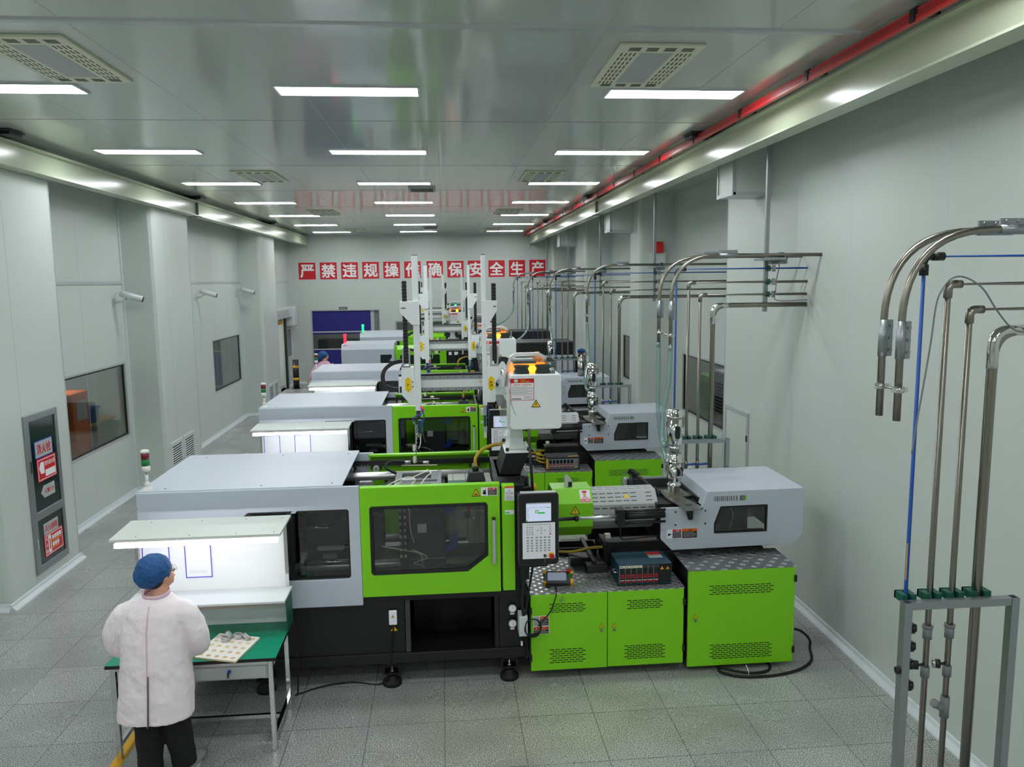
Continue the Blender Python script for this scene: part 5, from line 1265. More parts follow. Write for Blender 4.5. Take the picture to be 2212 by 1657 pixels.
paper(-2.515, -2.285, 1.19, 1.53, 0, 'purple bordered sheet on the first table panel, behind the head of the worker')
paper(-2.178, -1.952, 1.185, 1.53, 0, 'purple bordered sheet in the middle of the first table panel')
paper(-2.515, -2.285, 1.19, 1.53, DY, 'purple bordered sheet on the second table panel, left one')
paper(-2.1, -1.87, 1.185, 1.53, DY, 'purple bordered sheet on the second table panel, right one')

# tray of parts on the first table
t = thing('parts_tray', (-1.745, 5.96, .774), 'white tray with rows of round pockets on the green table', 'tray')
A, B_, D_ = Vector((-1.967, 5.82, 0)), Vector((-1.62, 5.707, 0)), Vector((-1.874, 6.213, 0))
ux, uy = (B_ - A), (D_ - A)
def tp(u, v, z): p = A + ux * u + uy * v; return (p.x, p.y, z)
c4 = [tp(0.02, 0, 0), tp(.98, 0, 0), tp(1, .02, 0), tp(1, .98, 0), tp(.98, 1, 0), tp(.02, 1, 0), tp(0, .98, 0), tp(0, .02, 0)]
holes = []
cents = [(.12 + .19 * i, .1 + .2 * j) for j in range(5) for i in range(5)]
for u, v in cents: holes.append([tp(u + .055 * cos(2 * pi * k / 14), v + .045 * sin(2 * pi * k / 14), 0)[:2] for k in range(14)])
m = MB('tray'); m.plate([c[:2] for c in c4], holes, 'z', .781, .789); m.prism([c[:2] for c in c4], 'z', .774, .781, 'traycup'); obj('tray_body', m, t)
for k, (u, v, rz, ry, nm) in enumerate(((.34, .86, .3, 1.0, 'leftmost of three in the back row'), (.55, .87, 0.2, .25, 'middle of three in the back row'), (.76, .86, .5, .9, 'rightmost of three in the back row'), (.34, .7, .1, .35, 'alone in front of the others'))):
    p = Vector(tp(u, v, .812))
    m = MB('ringplastic'); rot = Matrix.Rotation(rz, 3, 'Z') @ Matrix.Rotation(ry, 3, 'Y')
    for dz in (-.009, .009): m.tube([p + rot @ Vector((.032 * cos(a), .032 * sin(a), dz)) for a in [2 * pi * i / 24 for i in range(24)]], .0055, 6, closed=True)
    m.tube([p + rot @ Vector((.032 * cos(a), .032 * sin(a), 0)) for a in [2 * pi * i / 24 for i in range(24)]], .01, 4, closed=True, flat=(.9, .25))
    obj('clear_ring', m, label='clear plastic ring on the white tray, ' + nm, cat='plastic part', group='clear rings on the tray', loc=tuple(p))

# ================================================================== CONTROLLERS AND PENDANT
def controller(x0, x1, y0, y1, z0, z1, body, label, dark):
    t = thing('hot_runner_controller', ((x0 + x1) / 2, (y0 + y1) / 2, z0), label, 'controller')
    m = MB(body); m.box(x0, x1, y0 + .012, y1, z0 + .006, z1); m.plate(rect(x0, x1, z0 + .006, z1), [rect(x0 + .008, x1 - .008, z0 + .014, z1 - .008)], 'y', y0, y0 + .012); b = obj('case', m, t, bevel=.002)
    for x in (x0 + .05, x1 - .05):
        for y in (y0 + .05, y1 - .05): m = MB('rubber'); m.cyl((x, y, z0), (x, y, z0 + .006), .012, 10); obj('rubber_foot', m, t)
    w = (x1 - x0 - .02) / 9; h = z1 - z0
    if dark:
        for k in range(7):
            a = x0 + .01 + k * w; m = MB('black'); m.box(a + .003, a + w - .003, y0 + .004, y0 + .012, z0 + .016, z1 - .01); m.box(a + .0005, a + .0025, y0 + .003, y0 + .012, z0 + .016, z1 - .01, 'ltgrey')
            mo = obj('zone_module', m, t)
            m = MB('screendark'); m.box(a + .008, a + w - .008, y0 + .003, y0 + .004, z0 + .55 * h, z0 + .78 * h); obj('display', m, mo)
            m = MB('knobred')
            for dx in (.33, .67):
                for dz in (.38, .48): m.cyl((a + w * dx, y0 + .001, z0 + dz * h), (a + w * dx, y0 + .004, z0 + dz * h), .0085, 12)
            m.box(a + .01, a + w - .01, y0 + .002, y0 + .004, z0 + .13 * h, z0 + .2 * h); m.box(a + .006, a + w - .006, y0 + .003, y0 + .004, z0 + .22 * h, z0 + .25 * h, 'paper'); obj('buttons', m, mo)
            m = MB('cream' if k < 4 else 'dkgrey'); m.box(a + .003, a + w - .003, y0 + .002, y0 + .004, z0 + .82 * h, z0 + .94 * h)
            if k < 4: m.box(a + .01, a + w - .02, y0 + .0015, y0 + .002, z0 + .86 * h, z0 + .9 * h, 'grey')
            obj('name_strip', m, mo)
        m = MB('black'); a = x0 + .01 + 7 * w; m.box(a, x1 - .01, y0 + .004, y0 + .012, z0 + .016, z1 - .01)
        for k in range(2): m.tri(a + w * (k + .5), z0 + .7 * h, .03, y0 + .004, 'yellow', 'orange')
        obj('blank_panel', m, t)
        m = MB('alu'); m.tube(bend([(x0, y0 + .1, z0 + .12), (x0 - .035, y0 + .1, z0 + .12), (x0 - .035, y0 + .02, z0 + .12), (x0, y0 + .02, z0 + .12)], .012, 4), .006, 8); obj('handle', m, t)
        m = MB('knobred'); m.box(x1 - .17, x1 - .04, y1 - .1, y1 - .03, z1, z1 + .001); m.box(x1 - .17, x1 - .04, y1 - .18, y1 - .1, z1, z1 + .001, 'ltgrey'); obj('top_label', m, t)
    else:
        m = MB('grey'); m.box(x0 + .03, x1 - .02, y0 + .004, y0 + .012, z0 + .02, z1 - .03); fp = obj('front_panel', m, t)
        for k in range(7):
            a = x0 + .045 + k * .053
            m = MB('screendark'); m.box(a, a + .036, y0 + .002, y0 + .004, z0 + .1, z0 + .15); obj('display', m, fp)
            m = MB('knobred')
            for dx in (.009, .027):
                for dz in (.072, .088): m.cyl((a + dx, y0 + .001, z0 + dz), (a + dx, y0 + .004, z0 + dz), .007, 10)
            m.box(a + .003, a + .033, y0 + .002, y0 + .004, z0 + .03, z0 + .052, 'darkred'); m.box(a + .003, a + .033, y0 + .002, y0 + .004, z0 + .055, z0 + .06, 'paper'); obj('buttons', m, fp)
        m = MB('linetape'); m.box(x0, x0 + .025, y0 - .001, y0 + .012, z0 + .02, z1 - .02); m.box(x1 - .17, x1 - .02, y0 + .02, y0 + .06, z1, z1 + .001); obj('yellow_trim', m, t)
        m = MB('yellow'); m.tri(x1 - .05, z0 + .1, .03, y0 + .004, 'orange', 'black'); m.box(x1 - .065, x1 - .04, y0 + .002, y0 + .004, z0 + .035, z0 + .05, 'yellow'); obj('label', m, fp)
        m = MB('cableyellow')
        for k in range(3): m.tube(catmull([(x0, y0 + .15 + .02 * k, z0 + .08 + .05 * k), (x0 - .08, y0 + .15, z0 + .1 + .05 * k), (x0 - .12, y0 + .2, z0 + .14 + .03 * k), (x0 - .05, y0 + .3, z0 + .19), (x0 - .3, y0 + .35, z0 + .2)], 6), .014, 8)
        obj('supply_cables', m, t)
    return t
controller(1.53, 2.024, 6.72, 7.05, .825, 1.022, 'petrol', 'petrol blue controller box with seven red button modules on the first machine', True)
controller(1.446, 1.942, 6.72 + DY, 7.0 + DY, .825, 1.02, 'dkgrey', 'dark grey controller box with yellow left edge on the second machine', False)

t = thing('teach_pendant', (.99, 6.87, .825), 'grey hand pendant with yellow corners lying on the tread plate', 'pendant')
def rot2(cx, cy, ang, pts): return [(cx + p[0] * cos(ang) - p[1] * sin(ang), cy + p[0] * sin(ang) + p[1] * cos(ang)) for p in pts]
pa = -.12
T_ = Matrix.Translation((.995, 6.87, .862)) @ Matrix.Rotation(pa, 4, 'Z') @ Matrix.Rotation(.32, 4, 'X')
def loc_box(m, x0, x1, y0, y1, z0, z1, mm=None):
    b = MB(); b.box(x0, x1, y0, y1, z0, z1); m.add([T_ @ Vector(v) for v in b.v], b.f, mm); return m
m = MB('dkgrey'); b = MB(); b.prism(rrect(-.135, .135, -.085, .085, .03), 'z', -.018, .018); m.add([T_ @ Vector(v) for v in b.v], b.f); pb = obj('body', m, t, bevel=.006)
m = MB('screenpend'); loc_box(m, -.095, .075, -.05, .06, .018, .02); obj('screen', m, t)
m = MB('linetape')
for x in (-1, 1): loc_box(m, x * .125 - .014, x * .125 + .014, -.088, -.02 if x > 0 else -.06, -.02, .022); loc_box(m, x * .125 - .016, x * .125 + .016, .045, .09, -.02, .022)
obj('corner_guard', m, t, bevel=.006)
m = MB('knobred'); p = T_ @ Vector((.1, .07, .018)); m.cyl(p, T_ @ Vector((.1, .07, .045)), .02, 18); obj('emergency_stop', m, t)
m = MB('lampgreen')
for i in range(3):
    for j in range(3): loc_box(m, .088 + i * .012, .096 + i * .012, -.02 + j * .022, -.005 + j * .022, .018, .021)
loc_box(m, -.125, -.113, -.01, .01, .018, .02); obj('buttons', m, t)
m = MB('ledred'); loc_box(m, -.005, .003, .07, .077, .018, .02); loc_box(m, .035, .043, .07, .077, .018, .02); obj('indicator', m, t)
m = MB('rubber'); m.tube(catmull([T_ @ Vector((-.03, -.085, 0)), (.955, 6.72, .835), (.945, 6.63, .822), (.93, 6.59, .79), (.89, 6.585, .68), (.82, 6.57, .6), (.765, 6.53, .565)], 8), .0055, 6); obj('pendant_cable', m, t)
m = MB('rubber'); m.prism([(6.735, .8265), (6.87, .8265), (6.87, .85), (6.8, .84)], 'x', .87, .9); m.box(.9, 1.1, 6.9, 6.95, .8265, .885); m.box(.9, 1.1, 6.78, 6.81, .8265, .842); obj('support_foot', m, t)

# blister box on the nozzle guard, mains plug and cable of the first machine
t = thing('blister_pack', (1.2, 7.42, 1.595), 'small clear plastic blister standing on the green nozzle guard', 'plastic case')
m = MB('ringplastic'); m.prism([(1.135, 1.597), (1.21, 1.597), (1.21, 1.66), (1.17, 1.71), (1.135, 1.715)], 'y', 7.36, 7.39); obj('shell', m, t)
m = MB('black'); m.box(1.17, 1.205, 7.345, 7.36, 1.6, 1.645); obj('insert', m, t)
t = thing('mains_plug', (3.2, 6.95, .22), 'white plug with red collar and black cable at the right end of the first machine', 'plug')
m = MB('paper'); m.cyl((3.2, 6.95, .24), (3.3, 6.95, .22), .036, 18, .03); obj('plug_body', m, t)
m = MB('knobred'); m.cyl((3.155, 6.95, .25), (3.2, 6.95, .24), .042, 18); m.box(3.152, 3.17, 6.9, 7.0, .19, .31); obj('collar', m, t)
m = MB('rubber'); m.tube(catmull([(3.3, 6.95, .22), (3.4, 6.95, .18), (3.47, 6.93, .1), (3.46, 6.9, .03), (3.38, 6.7, .014), (3.2, 6.55, .014), (2.95, 6.47, .014), (2.7, 6.46, .014), (2.55, 6.5, .014), (2.45, 6.6, .014), (2.55, 6.75, .014), (2.8, 6.78, .014), (2.95, 6.7, .014), (2.9, 6.56, .014), (2.7, 6.5, .03), (2.5, 6.6, .035), (2.4, 6.8, .02)], 8), .0125, 8); obj('cable', m, t)
m = MB('paper'); m.tube([(2.68, 6.485, .0), (2.675, 6.46, .06), (2.67, 6.52, .1)], .003, 5); obj('cable_tie', m, t)
m = MB('teal'); m.prism([(1.0, 8.12), (1.18, 8.12), (1.3, 8.6), (1.12, 8.6)], 'z', .005, .03); m.prism([(.9, 8.12), (1.04, 8.12), (1.13, 8.6), (.95, 8.6)], 'z', .03, .05, 'paint'); obj('folder', m, label='green and white folders on the floor behind the first machine', cat='folder', loc=(1.08, 8.35, .005))

# ================================================================== PIPE RACKS ON THE RIGHT
def pipe(name, pts, r, mat, label, grp, extra=None, n=12):
    t = thing(name, tuple(pts[-1]), label, 'pipe', grp)
    m = MB(mat); m.tube(pts, r, n); obj('tube', m, t)
    if extra: extra(t)
    return t
RACKS = ['nearest rack at the right edge', 'second rack, beside the first machine', 'third rack, beside the second machine', 'fourth rack, beside the third machine', 'fifth rack', 'sixth rack, nearest the back wall']
def clamp(m, x, y, z, r, vertical, L=.19):
    if vertical:
        m.cyl((x, y, z - L / 2), (x, y, z + L / 2), r + .004, 14); m.box(x + r, x + r + .03, y - .006, y + .006, z - L / 2, z + L / 2)
        for k in (-1, 0, 1): m.cyl((x + r + .018, y - .016, z + k * L * .33), (x + r + .018, y + .012, z + k * L * .33), .009, 8)
    else:
        m.cyl((x - L / 2, y, z), (x + L / 2, y, z), r + .004, 14); m.box(x - L / 2, x + L / 2, y - .006, y + .006, z + r, z + r + .034)
        for k in (-1, 0, 1): m.cyl((x + k * L * .33, y - .014, z + r + .02), (x + k * L * .33, y + .01, z + r + .02), .009, 8)
HOSE_TOPS = []
for k in range(6):
    y = 8.03 + DY * (k - 1) if k else 3.79; rk = RACKS[k]
    wx = XR if k < 2 else XRR
    dbl = [[(3.73, 'front'), (3.89, 'rear')], [(7.73, 'front'), (8.17, 'rear')]][k] if k < 2 else [(y - .05, '')]
    for yy, nm in dbl:
        pts = bend([(wx, yy, 3.825), (2.28, yy, 3.825), (2.28, yy, 2.87)], .46, 12)
        def ex(t, yy=yy):
            m = MB('galv'); clamp(m, 2.28, yy, 3.28, .019, True); obj('coupling', m, t)
            m = MB('galv'); clamp(m, 2.86, yy, 3.825, .019, False); obj('coupling', m, t)
        lab = ('%s bent conveying pipe on the %s' % (nm, rk)).strip()
        pipe('conveying_pipe', pts, .019, 'pipe', lab, 'bent conveying pipes', ex)
        HOSE_TOPS.append((k, yy))
    if k < 2:
        m = MB('chrome'); m.cyl((2.28, dbl[0][0] - .03, 3.03), (2.28, dbl[1][0] + .03, 3.03), .008, 8)
        for yy, nm in dbl: m.cyl((2.28, yy, 3.015), (2.28, yy, 3.045), .03, 14); m.box(2.24, 2.32, yy - .02, yy - .012, 3.018, 3.042)
        obj('pipe_tie', m, label='chrome tie bar joining the two conveying pipes of the %s' % rk, cat='clamp', group='pipe ties', loc=(2.28, y, 3.03))
    else:
        m = MB('chrome'); m.cyl((2.28, y - .05, 3.015), (2.28, y - .05, 3.045), .03, 14); m.box(2.22, 2.34, y - .085, y - .07, 3.018, 3.042)
        obj('hose_clamp', m, label='chrome pipe clamp on the conveying pipe of the %s' % rk, cat='clamp', group='pipe clamps', loc=(2.28, y - .05, 3.03))
    def ex_blue(t, y=y, k=k):
        m = MB('black'); m.tube(bend([(2.52, y, 3.695), (2.42, y, 3.695), (2.42, y, 3.6)], .04), .016, 10)
        m.cyl((2.46, y, 3.695), (2.52, y, 3.695), .022, 10); m.cyl((2.42, y, 3.655), (2.42, y, 3.6), .022, 10); obj('elbow', m, t)
        if k == 0:
            m = MB('linetape'); m.box(2.407, 2.411, y - .012, y - .008, 2.0, 2.2); obj('tape_mark', m, t)
    pipe('air_pipe', [(wx, y, 3.695), (2.42, y, 3.695), (2.42, y, .3)], .0105, 'blue', 'thin blue air pipe on the %s' % rk, 'blue air pipes', ex_blue, 10)
    for x, z, nm in ((2.555, 3.555, 'upper'), (2.68, 3.425, 'lower')):
        def ex_st(t, x=x, z=z, y=y, k=k):
            m = MB('pipe'); m.tube(bend([(x + .07, y, z), (x, y, z), (x, y, z - .07)], .045), .0215, 12); obj('elbow', m, t)
            if k == 0:
                m = MB('grey'); m.cyl((x, y, 1.66), (x, y, 1.72), .024, 12); m.cyl((x, y, 1.72), (x, y, 1.735), .028, 8); obj('fitting', m, t)
                m = MB('grey'); m.cyl((x, y, 1.44), (x, y, 1.5), .023, 12); obj('fitting', m, t)
                m = MB('black'); g = Vector((x - .055, y - .02, 1.52)); m.cyl(g, g + Vector((-.022, .01, 0)), .024, 18); m.cyl(g + Vector((.05, .018, -.005)), g, .007, 8); m.cyl(g + Vector((-.022, .01, 0)), g + Vector((-.034, .016, 0)), .0255, 18, m='chrome'); obj('pressure_gauge', m, t)
                if x > 2.6: m = MB('grey'); m.cyl((x, y, 1.2), (x, y, 1.32), .024, 12); m.cyl((x, y, 1.24), (x - .055, y, 1.28), .02, 12); m.cyl((x - .05, y, 1.275), (x - .065, y, 1.287), .025, 10); obj('strainer', m, t)
            else:
                m = MB('blue'); m.cyl((x, y - .03, 1.62), (x + .1, y - .03, 1.625), .012, 8); m.cyl((x, y, 1.58), (x, y, 1.66), .022, 10, m='pipe'); obj('valve', m, t)
        pipe('steel_pipe', [(wx, y, z), (x, y, z), (x, y, .05)], .016, 'pipe', '%s thin steel water pipe on the %s' % (nm, rk), 'thin steel water pipes', ex_st)
    def ex_big(t, y=y):
        m = MB('chrome'); m.tube(bend([(2.99, y, 3.315), (2.82, y, 3.315), (2.82, y, 3.12)], .15, 8), .0285, 14); obj('bend_sleeve', m, t)
    pipe('drain_pipe', bend([(wx, y, 3.315), (2.82, y, 3.315), (2.82, y, .05)], .15, 8), .026, 'pipe', 'thick steel pipe with bright bend on the %s' % rk, 'thick steel pipes', ex_big)
    # stand
    t = thing('pipe_stand', (2.6, y - .06, 0), 'galvanised stand under the pipes of the %s' % rk, 'stand', 'galvanised pipe stands')
    yb = y - .06
    for x in (2.39, 2.985):
        m = MB('galv'); m.plate(rect(x - .021, x + .021, yb - .025, yb + .025), [rect(x - .017, x + .017, yb - .021, yb + .021)], 'z', 0, 1.9); obj('leg', m, t)
    m = MB('galv'); m.box(2.411, 2.964, yb - .021, yb + .021, 1.86, 1.9); obj('top_bar', m, t)
    for x, r in ((2.42, .02), (2.555, .026), (2.68, .026), (2.82, .038)):
        m = MB('teal_dk'); m.box(x - r - .02, x - r * .5, y - .036, y + .04, 1.885, 1.925); m.box(x + r * .5, x + r + .02, y - .036, y + .04, 1.885, 1.925); m.box(x - r - .02, x + r + .02, y + .028, y + .04, 1.885, 1.925); obj('pipe_clip', m, t)
    if k == 0:
        m = MB('black')
        for z in (1.76, 1.66, 1.56, 1.44): m.cyl((2.418, yb - .01, z), (2.44, yb - .02, z), .02, 8); m.box(2.412, 2.435, yb - .02, yb + .01, z - .03, z + .02)
        m.cyl((2.352, yb, 1.52), (2.368, yb, 1.52), .02, 10); obj('air_valve', m, t)
    # hanger pole
    t = thing('hanger_pole', (3.405, y + .02, CZ), 'grey ceiling pole carrying the pipes of the %s' % rk, 'pole', 'ceiling poles of the pipe racks')
    yp = y + .045
    m = MB('galv'); m.box(3.385, 3.425, yp - .005, yp + .035, 3.24, CZ - .001); obj('pole', m, t)
    m = MB('galv'); m.box(3.33, 3.46, y - .34, y + .2, 3.775, 3.8); m.box(3.45, 3.46, y - .34, y + .2, 3.735, 3.8); obj('cross_arm', m, t)
    m = MB('steel')
    for z in (3.695, 3.555, 3.425): m.box(3.44, 3.48, y - .02, y - .014, z - .035, z + .035); m.box(3.41, 3.425, y - .02, y + .04, z - .03, z + .03, 'teal_dk')
    m.box(3.4, 3.45, y - .28, y - .24, 3.8, 3.85, 'teal_dk'); obj('pipe_clip', m, t)
# sagging grey cables
m = MB('grey'); m.tube(catmull([(2.226, 3.5, 2.752), (2.246, 3.5, 2.932), (2.286, 3.5, 3.257), (2.304, 3.5, 3.455), (2.329, 3.5, 3.533), (2.386, 3.52, 3.585), (2.461, 3.53, 3.59), (2.531, 3.5, 3.537), (2.606, 3.5, 3.437), (2.689, 3.5, 3.35), (2.77, 3.5, 3.33), (3.0, 3.55, 3.36), (3.4, 3.6, 3.36)], 6), .0045, 6); obj('loose_cable', m, label='thin grey cable draped over the pipes of the nearest rack', cat='cable', loc=(2.4, 3.5, 3.58))
m = MB('grey'); m.tube(catmull([(2.6, 8.0, 3.86), (2.9, 7.95, 3.84), (3.3, 7.9, 3.83), (3.46, 7.9, 3.74), (3.49, 8.0, 3.6), (3.48, 8.0, 3.45), (3.5, 8.0, 3.36), (3.83, 8.0, 3.36)], 6), .005, 6); obj('loose_cable', m, label='thin grey cable running down the pipes of the second rack', cat='cable', loc=(3.4, 8, 3.7))
# clear hoses
def hose(pts, r, label, y0):
    m = MB('hose'); m.tube(catmull(pts, 10), r, 12)
    obj('conveying_hose', m, label=label, cat='hose', group='clear conveying hoses', loc=pts[0])
hose([(2.28, 8.17, 2.93), (2.275, 8.15, 2.6), (2.27, 8.12, 2.2), (2.29, 8.05, 1.9), (2.3, 7.9, 1.71), (2.28, 7.7, 1.7), (2.26, 7.5, 1.76)], .023, 'clear greenish hose from the rear pipe to the first machine, left one of the pair', 8)
hose([(2.28, 7.73, 2.93), (2.27, 7.73, 2.6), (2.22, 7.72, 2.3), (2.19, 7.68, 2.05), (2.2, 7.6, 1.92), (2.22, 7.5, 2.0)], .023, 'clear greenish hose from the front pipe to the first machine, right one of the pair', 8)
hose([(2.28, 12.39, 2.93), (2.29, 12.36, 2.6), (2.27, 12.25, 2.3), (2.2, 12.1, 2.05), (2.2, 11.95, 1.9), (2.26, 11.84, 1.92)], .024, 'clear hose from the third pipe rack to the second machine loader', 12)
hose([(2.28, 16.8, 2.93), (2.28, 16.78, 2.6), (2.3, 16.6, 2.35), (2.27, 16.47, 2.2), (2.245, 16.4, 2.15)], .026, 'clear hose from the fourth pipe rack to the third machine loader', 16)
hose([(2.28, 21.2, 2.93), (2.29, 21.15, 2.55), (2.25, 21.1, 2.28), (2.09, 21.05, 2.08), (1.9, 21.0, 1.98), (1.6, 21.0, 1.93), (1.45, 20.9, 1.9)], .03, 'clear hose curving from the fifth pipe rack to the fourth machine', 21)
hose([(2.28, 25.6, 2.93), (2.24, 25.55, 2.62), (2.06, 25.5, 2.38), (1.87, 25.4, 2.26), (1.69, 25.4, 2.17), (1.45, 25.3, 2.08)], .03, 'clear hose curving from the sixth pipe rack to the fifth machine', 25)

# ================================================================== THE TWO FAR MACHINES (taller type with chamfered covers)
def machine_b():
    Y = 19.85
    t = thing('moulding_machine', (0, Y + .7, 0), 'chamfered white and green moulding machine fourth from the camera, red lamp lit', 'machine', 'chamfered moulding machines at the back')
    m = MB('black'); m.box(-2.5, 3.2, Y + .05, Y + 1.28, .12, .78); m.box(.05, .9, Y + .05, Y + 1.3, .78, 1.95)
    for x in (-2.3, -1, 1, 2.8):
        for y in (Y + .12, Y + 1.2): m.cyl((x, y, 0), (x, y, .12), .07, 14)
    obj('base', m, t)
    m = MB('white'); m.prism([(Y, .75), (Y, 1.92), (Y + .1, 2.03), (Y + .12, 2.05), (Y + 1.28, 2.05), (Y + 1.28, .75)], 'x', -2.59, -1.275); m.prism([(-1.33, 1.62), (-1.4, 1.62), (-1.33, 1.72)], 'y', Y - .004, Y); cv = obj('clamp_cover', m, t, bevel=.025, seg=3)
    m = MB('screendark'); m.prism(rrect(-1.62, -1.335, 1.5, 1.783, .02), 'y', Y - .002, Y + .002); obj('window_pane', m, cv)
    m = MB('green'); m.prism([(Y, .78), (Y, 1.9), (Y + .12, 2.0), (Y + .16, 2.0), (Y + .06, 1.88), (Y + .06, .78)], 'x', -1.2, -.005); m.prism([(-1.2, .78), (-1.2, 1.5), (-1.275, 1.99), (-1.2, 1.99)], 'y', Y + .02, Y + .12); m.box(-.12, .04, Y - .01, Y + .1, .78, 1.9); g = obj('safety_gate', m, t)
    m = MB('green'); m.box(-1.2, -.005, Y + 1.2, Y + 1.25, .8, 2.03); obj('rear_gate', m, t)
    m = MB('screendark'); m.prism(rrect(-1.13, -.13, 1.2, 1.76, .03), 'y', Y - .004, Y); obj('window_pane', m, g)
    m = MB('ltgrey'); m.box(-.05, -.02, Y - .04, Y - .01, 1.2, 1.6); obj('handle', m, g)
    m = MB('yellow'); m.tri(-.3, 1.79, .07, Y - .003, sym='hand'); m.box(-.24, -.1, Y - .005, Y - .003, 1.79, 1.86, 'paper'); m.box(-.17, -.105, Y - .006, Y - .005, 1.795, 1.84, 'black'); m.box(-.17, -.105, Y - .006, Y - .005, 1.842, 1.857, 'signred'); obj('warning_label', m, g)
    m = MB('black'); m.box(.07, .3, Y - .01, Y + .3, .78, 1.93); m.box(.1, .17, Y - .014, Y - .01, 1.74, 1.82, 'paper'); m.box(.24, .34, Y - .014, Y - .01, 1.74, 1.82, 'paper'); obj('fixed_platen', m, t)
    m = MB('black'); m.box(.32, .66, Y - .12, Y - .05, 1.3, 1.78); pn = obj('control_panel', m, t, bevel=.015)
    m = MB('screendark'); m.box(.35, .62, Y - .123, Y - .12, 1.5, 1.74); obj('screen', m, pn)
    m = MB('black'); m.prism([(.05, 1.95), (.42, 1.95), (.38, 2.14), (.08, 2.14)], 'y', Y + .1, Y + .6); obj('robot_riser', m, t)
    m = MB('white'); m.box(1.5, 3.31, Y, Y + 1.15, .6, 1.688); ic = obj('injection_cover', m, t, bevel=.02)
    m = MB('black'); m.box(1.5, 3.305, Y + .005, Y + 1.1, 1.69, 1.99); m.box(1.49, 3.31, Y, Y + 1.2, 1.99, 2.02, 'dkgrey')
    for r in range(6):
        for q in range(6): m.box(1.7 + q * .25 + (.1 if r % 2 else 0), 1.86 + q * .25 + (.1 if r % 2 else 0), Y + .002, Y + .005, 1.74 + r * .04, 1.75 + r * .04, 'dkgrey')
    m.box(2.3, 2.42, Y + .001, Y + .005, 1.74, 1.79, 'linetape'); obj('dryer_top', m, t)
    m = MB('green'); m.prism([(2.68, 1.36), (2.78, 1.36), (2.87, 1.5), (2.84, 1.5), (2.77, 1.39), (2.7, 1.38)], 'y', Y - .003, Y); m.box(2.4, 2.75, Y - .01, Y, 1.585, 1.62, 'black'); obj('badge', m, ic)
    m = MB('ltgrey'); m.prism([(Y + .5 + .25 * cos(a), 1.4 + .25 * sin(a)) for a in [2 * pi * i / 10 for i in range(10)]], 'x', .9, 1.5); obj('barrel_guard', m, t)
    m = MB('white2'); m.box(1.15, 1.55, Y + .5, Y + .9, 1.6, 2.1); m.cyl((1.35, Y + .7, 2.1), (1.35, Y + .7, 2.3), .12, 20); obj('hopper', m, t)
    return t
M4 = machine_b()
M5 = dup(M4, (0, 4.45, 0), 'chamfered white and green moulding machine fifth from the camera, green lamp lit')
def lit_tower(x, y, mat, label):
    t = thing('signal_tower', (x, y, 2.03), label, 'signal lamp', 'lit signal towers')
    m = MB('lampwhite'); m.cyl((x, y, 2.03), (x, y, 2.04), .05, 16); m.cyl((x, y, 2.04), (x, y, 2.1), .012, 10); obj('foot', m, t)
    m = MB(mat); m.cyl((x, y, 2.1), (x, y, 2.28), .032, 16); m.cyl((x, y, 2.1), (x, y, 2.13), .04, 16); m.cyl((x, y, 2.25), (x, y, 2.31), .042, 16, .036); obj('lens', m, t)
lit_tower(-2.5, 19.97, 'ledred', 'glowing red signal tower on the fourth machine')
lit_tower(-2.5, 24.42, 'ledgreen', 'glowing green signal tower on the fifth machine')
def swap(root, name, mat):
    for c in root.children_recursive:
        if c.name.split('.')[0] == name:
            c.data = c.data.copy(); c.data.materials.clear(); c.data.materials.append(MATS[mat])
r3 = [o for o in COL.objects if o.get('label') == 'white take-out robot on the third machine'][0]
swap(r3, 'warning_lamp', 'orange')
R4 = dup(RB1, (0, 0, 0), 'smaller take-out robot on the fourth machine, amber lamp lit'); R4.location = (.21, 20.2, 2.14); R4.scale = (.9, .9, .9)
R5 = dup(RB1, (0, 0, 0), 'smaller take-out robot on the fifth machine, mint green lamp lit'); R5.location = (.24, 24.65, 2.14); R5.scale = (.9, .9, .9)
swap(R5, 'warning_lamp', 'mint')

# ================================================================== PEOPLE
def to_solid(name, mb, parent, voxel, mat, smooth=8, label=None, wrinkle=0.0, wscale=.1):
    o = obj(name, mb, parent)
    md = o.modifiers.new('r', 'REMESH'); md.mode = 'VOXEL'; md.voxel_size = voxel
    md = o.modifiers.new('s', 'SMOOTH'); md.iterations = smooth; md.factor = .5
    if wrinkle:
        tx = bpy.data.textures.new('folds', 'CLOUDS'); tx.noise_scale = wscale; tx.noise_depth = 2
        md = o.modifiers.new('d', 'DISPLACE'); md.texture = tx; md.strength = wrinkle; md.mid_level = .5
    dg = bpy.context.evaluated_depsgraph_get()
    me = bpy.data.meshes.new_from_object(o.evaluated_get(dg))
    o.modifiers.clear()
    o.data = me
    me.materials.clear(); me.materials.append(MATS[mat])
    me.polygons.foreach_set('use_smooth', [True] * len(me.polygons))
    me.polygons.foreach_set('material_index', [0] * len(me.polygons))
    if label: o['label'] = label
    return o

def loft(m, rings, n=28, p=2.4):
    """closed stack of super-elliptic rings (cx, cy, z, rx, ry)."""
    vs = []
    for (cx, cy, z, rx, ry) in rings:
        for k in range(n):
            a = 2 * pi * k / n; c, s = cos(a), sin(a)
            vs.append((cx + rx * (abs(c) ** (2 / p)) * (1 if c > 0 else -1), cy + ry * (abs(s) ** (2 / p)) * (1 if s > 0 else -1), z))
    K = len(rings)
    fs = [(i * n + k, i * n + (k + 1) % n, (i + 1) * n + (k + 1) % n, (i + 1) * n + k) for i in range(K - 1) for k in range(n)]
    fs += [tuple(range(n)), tuple((K - 1) * n + k for k in reversed(range(n)))]
    m.add(vs, fs, None, True)

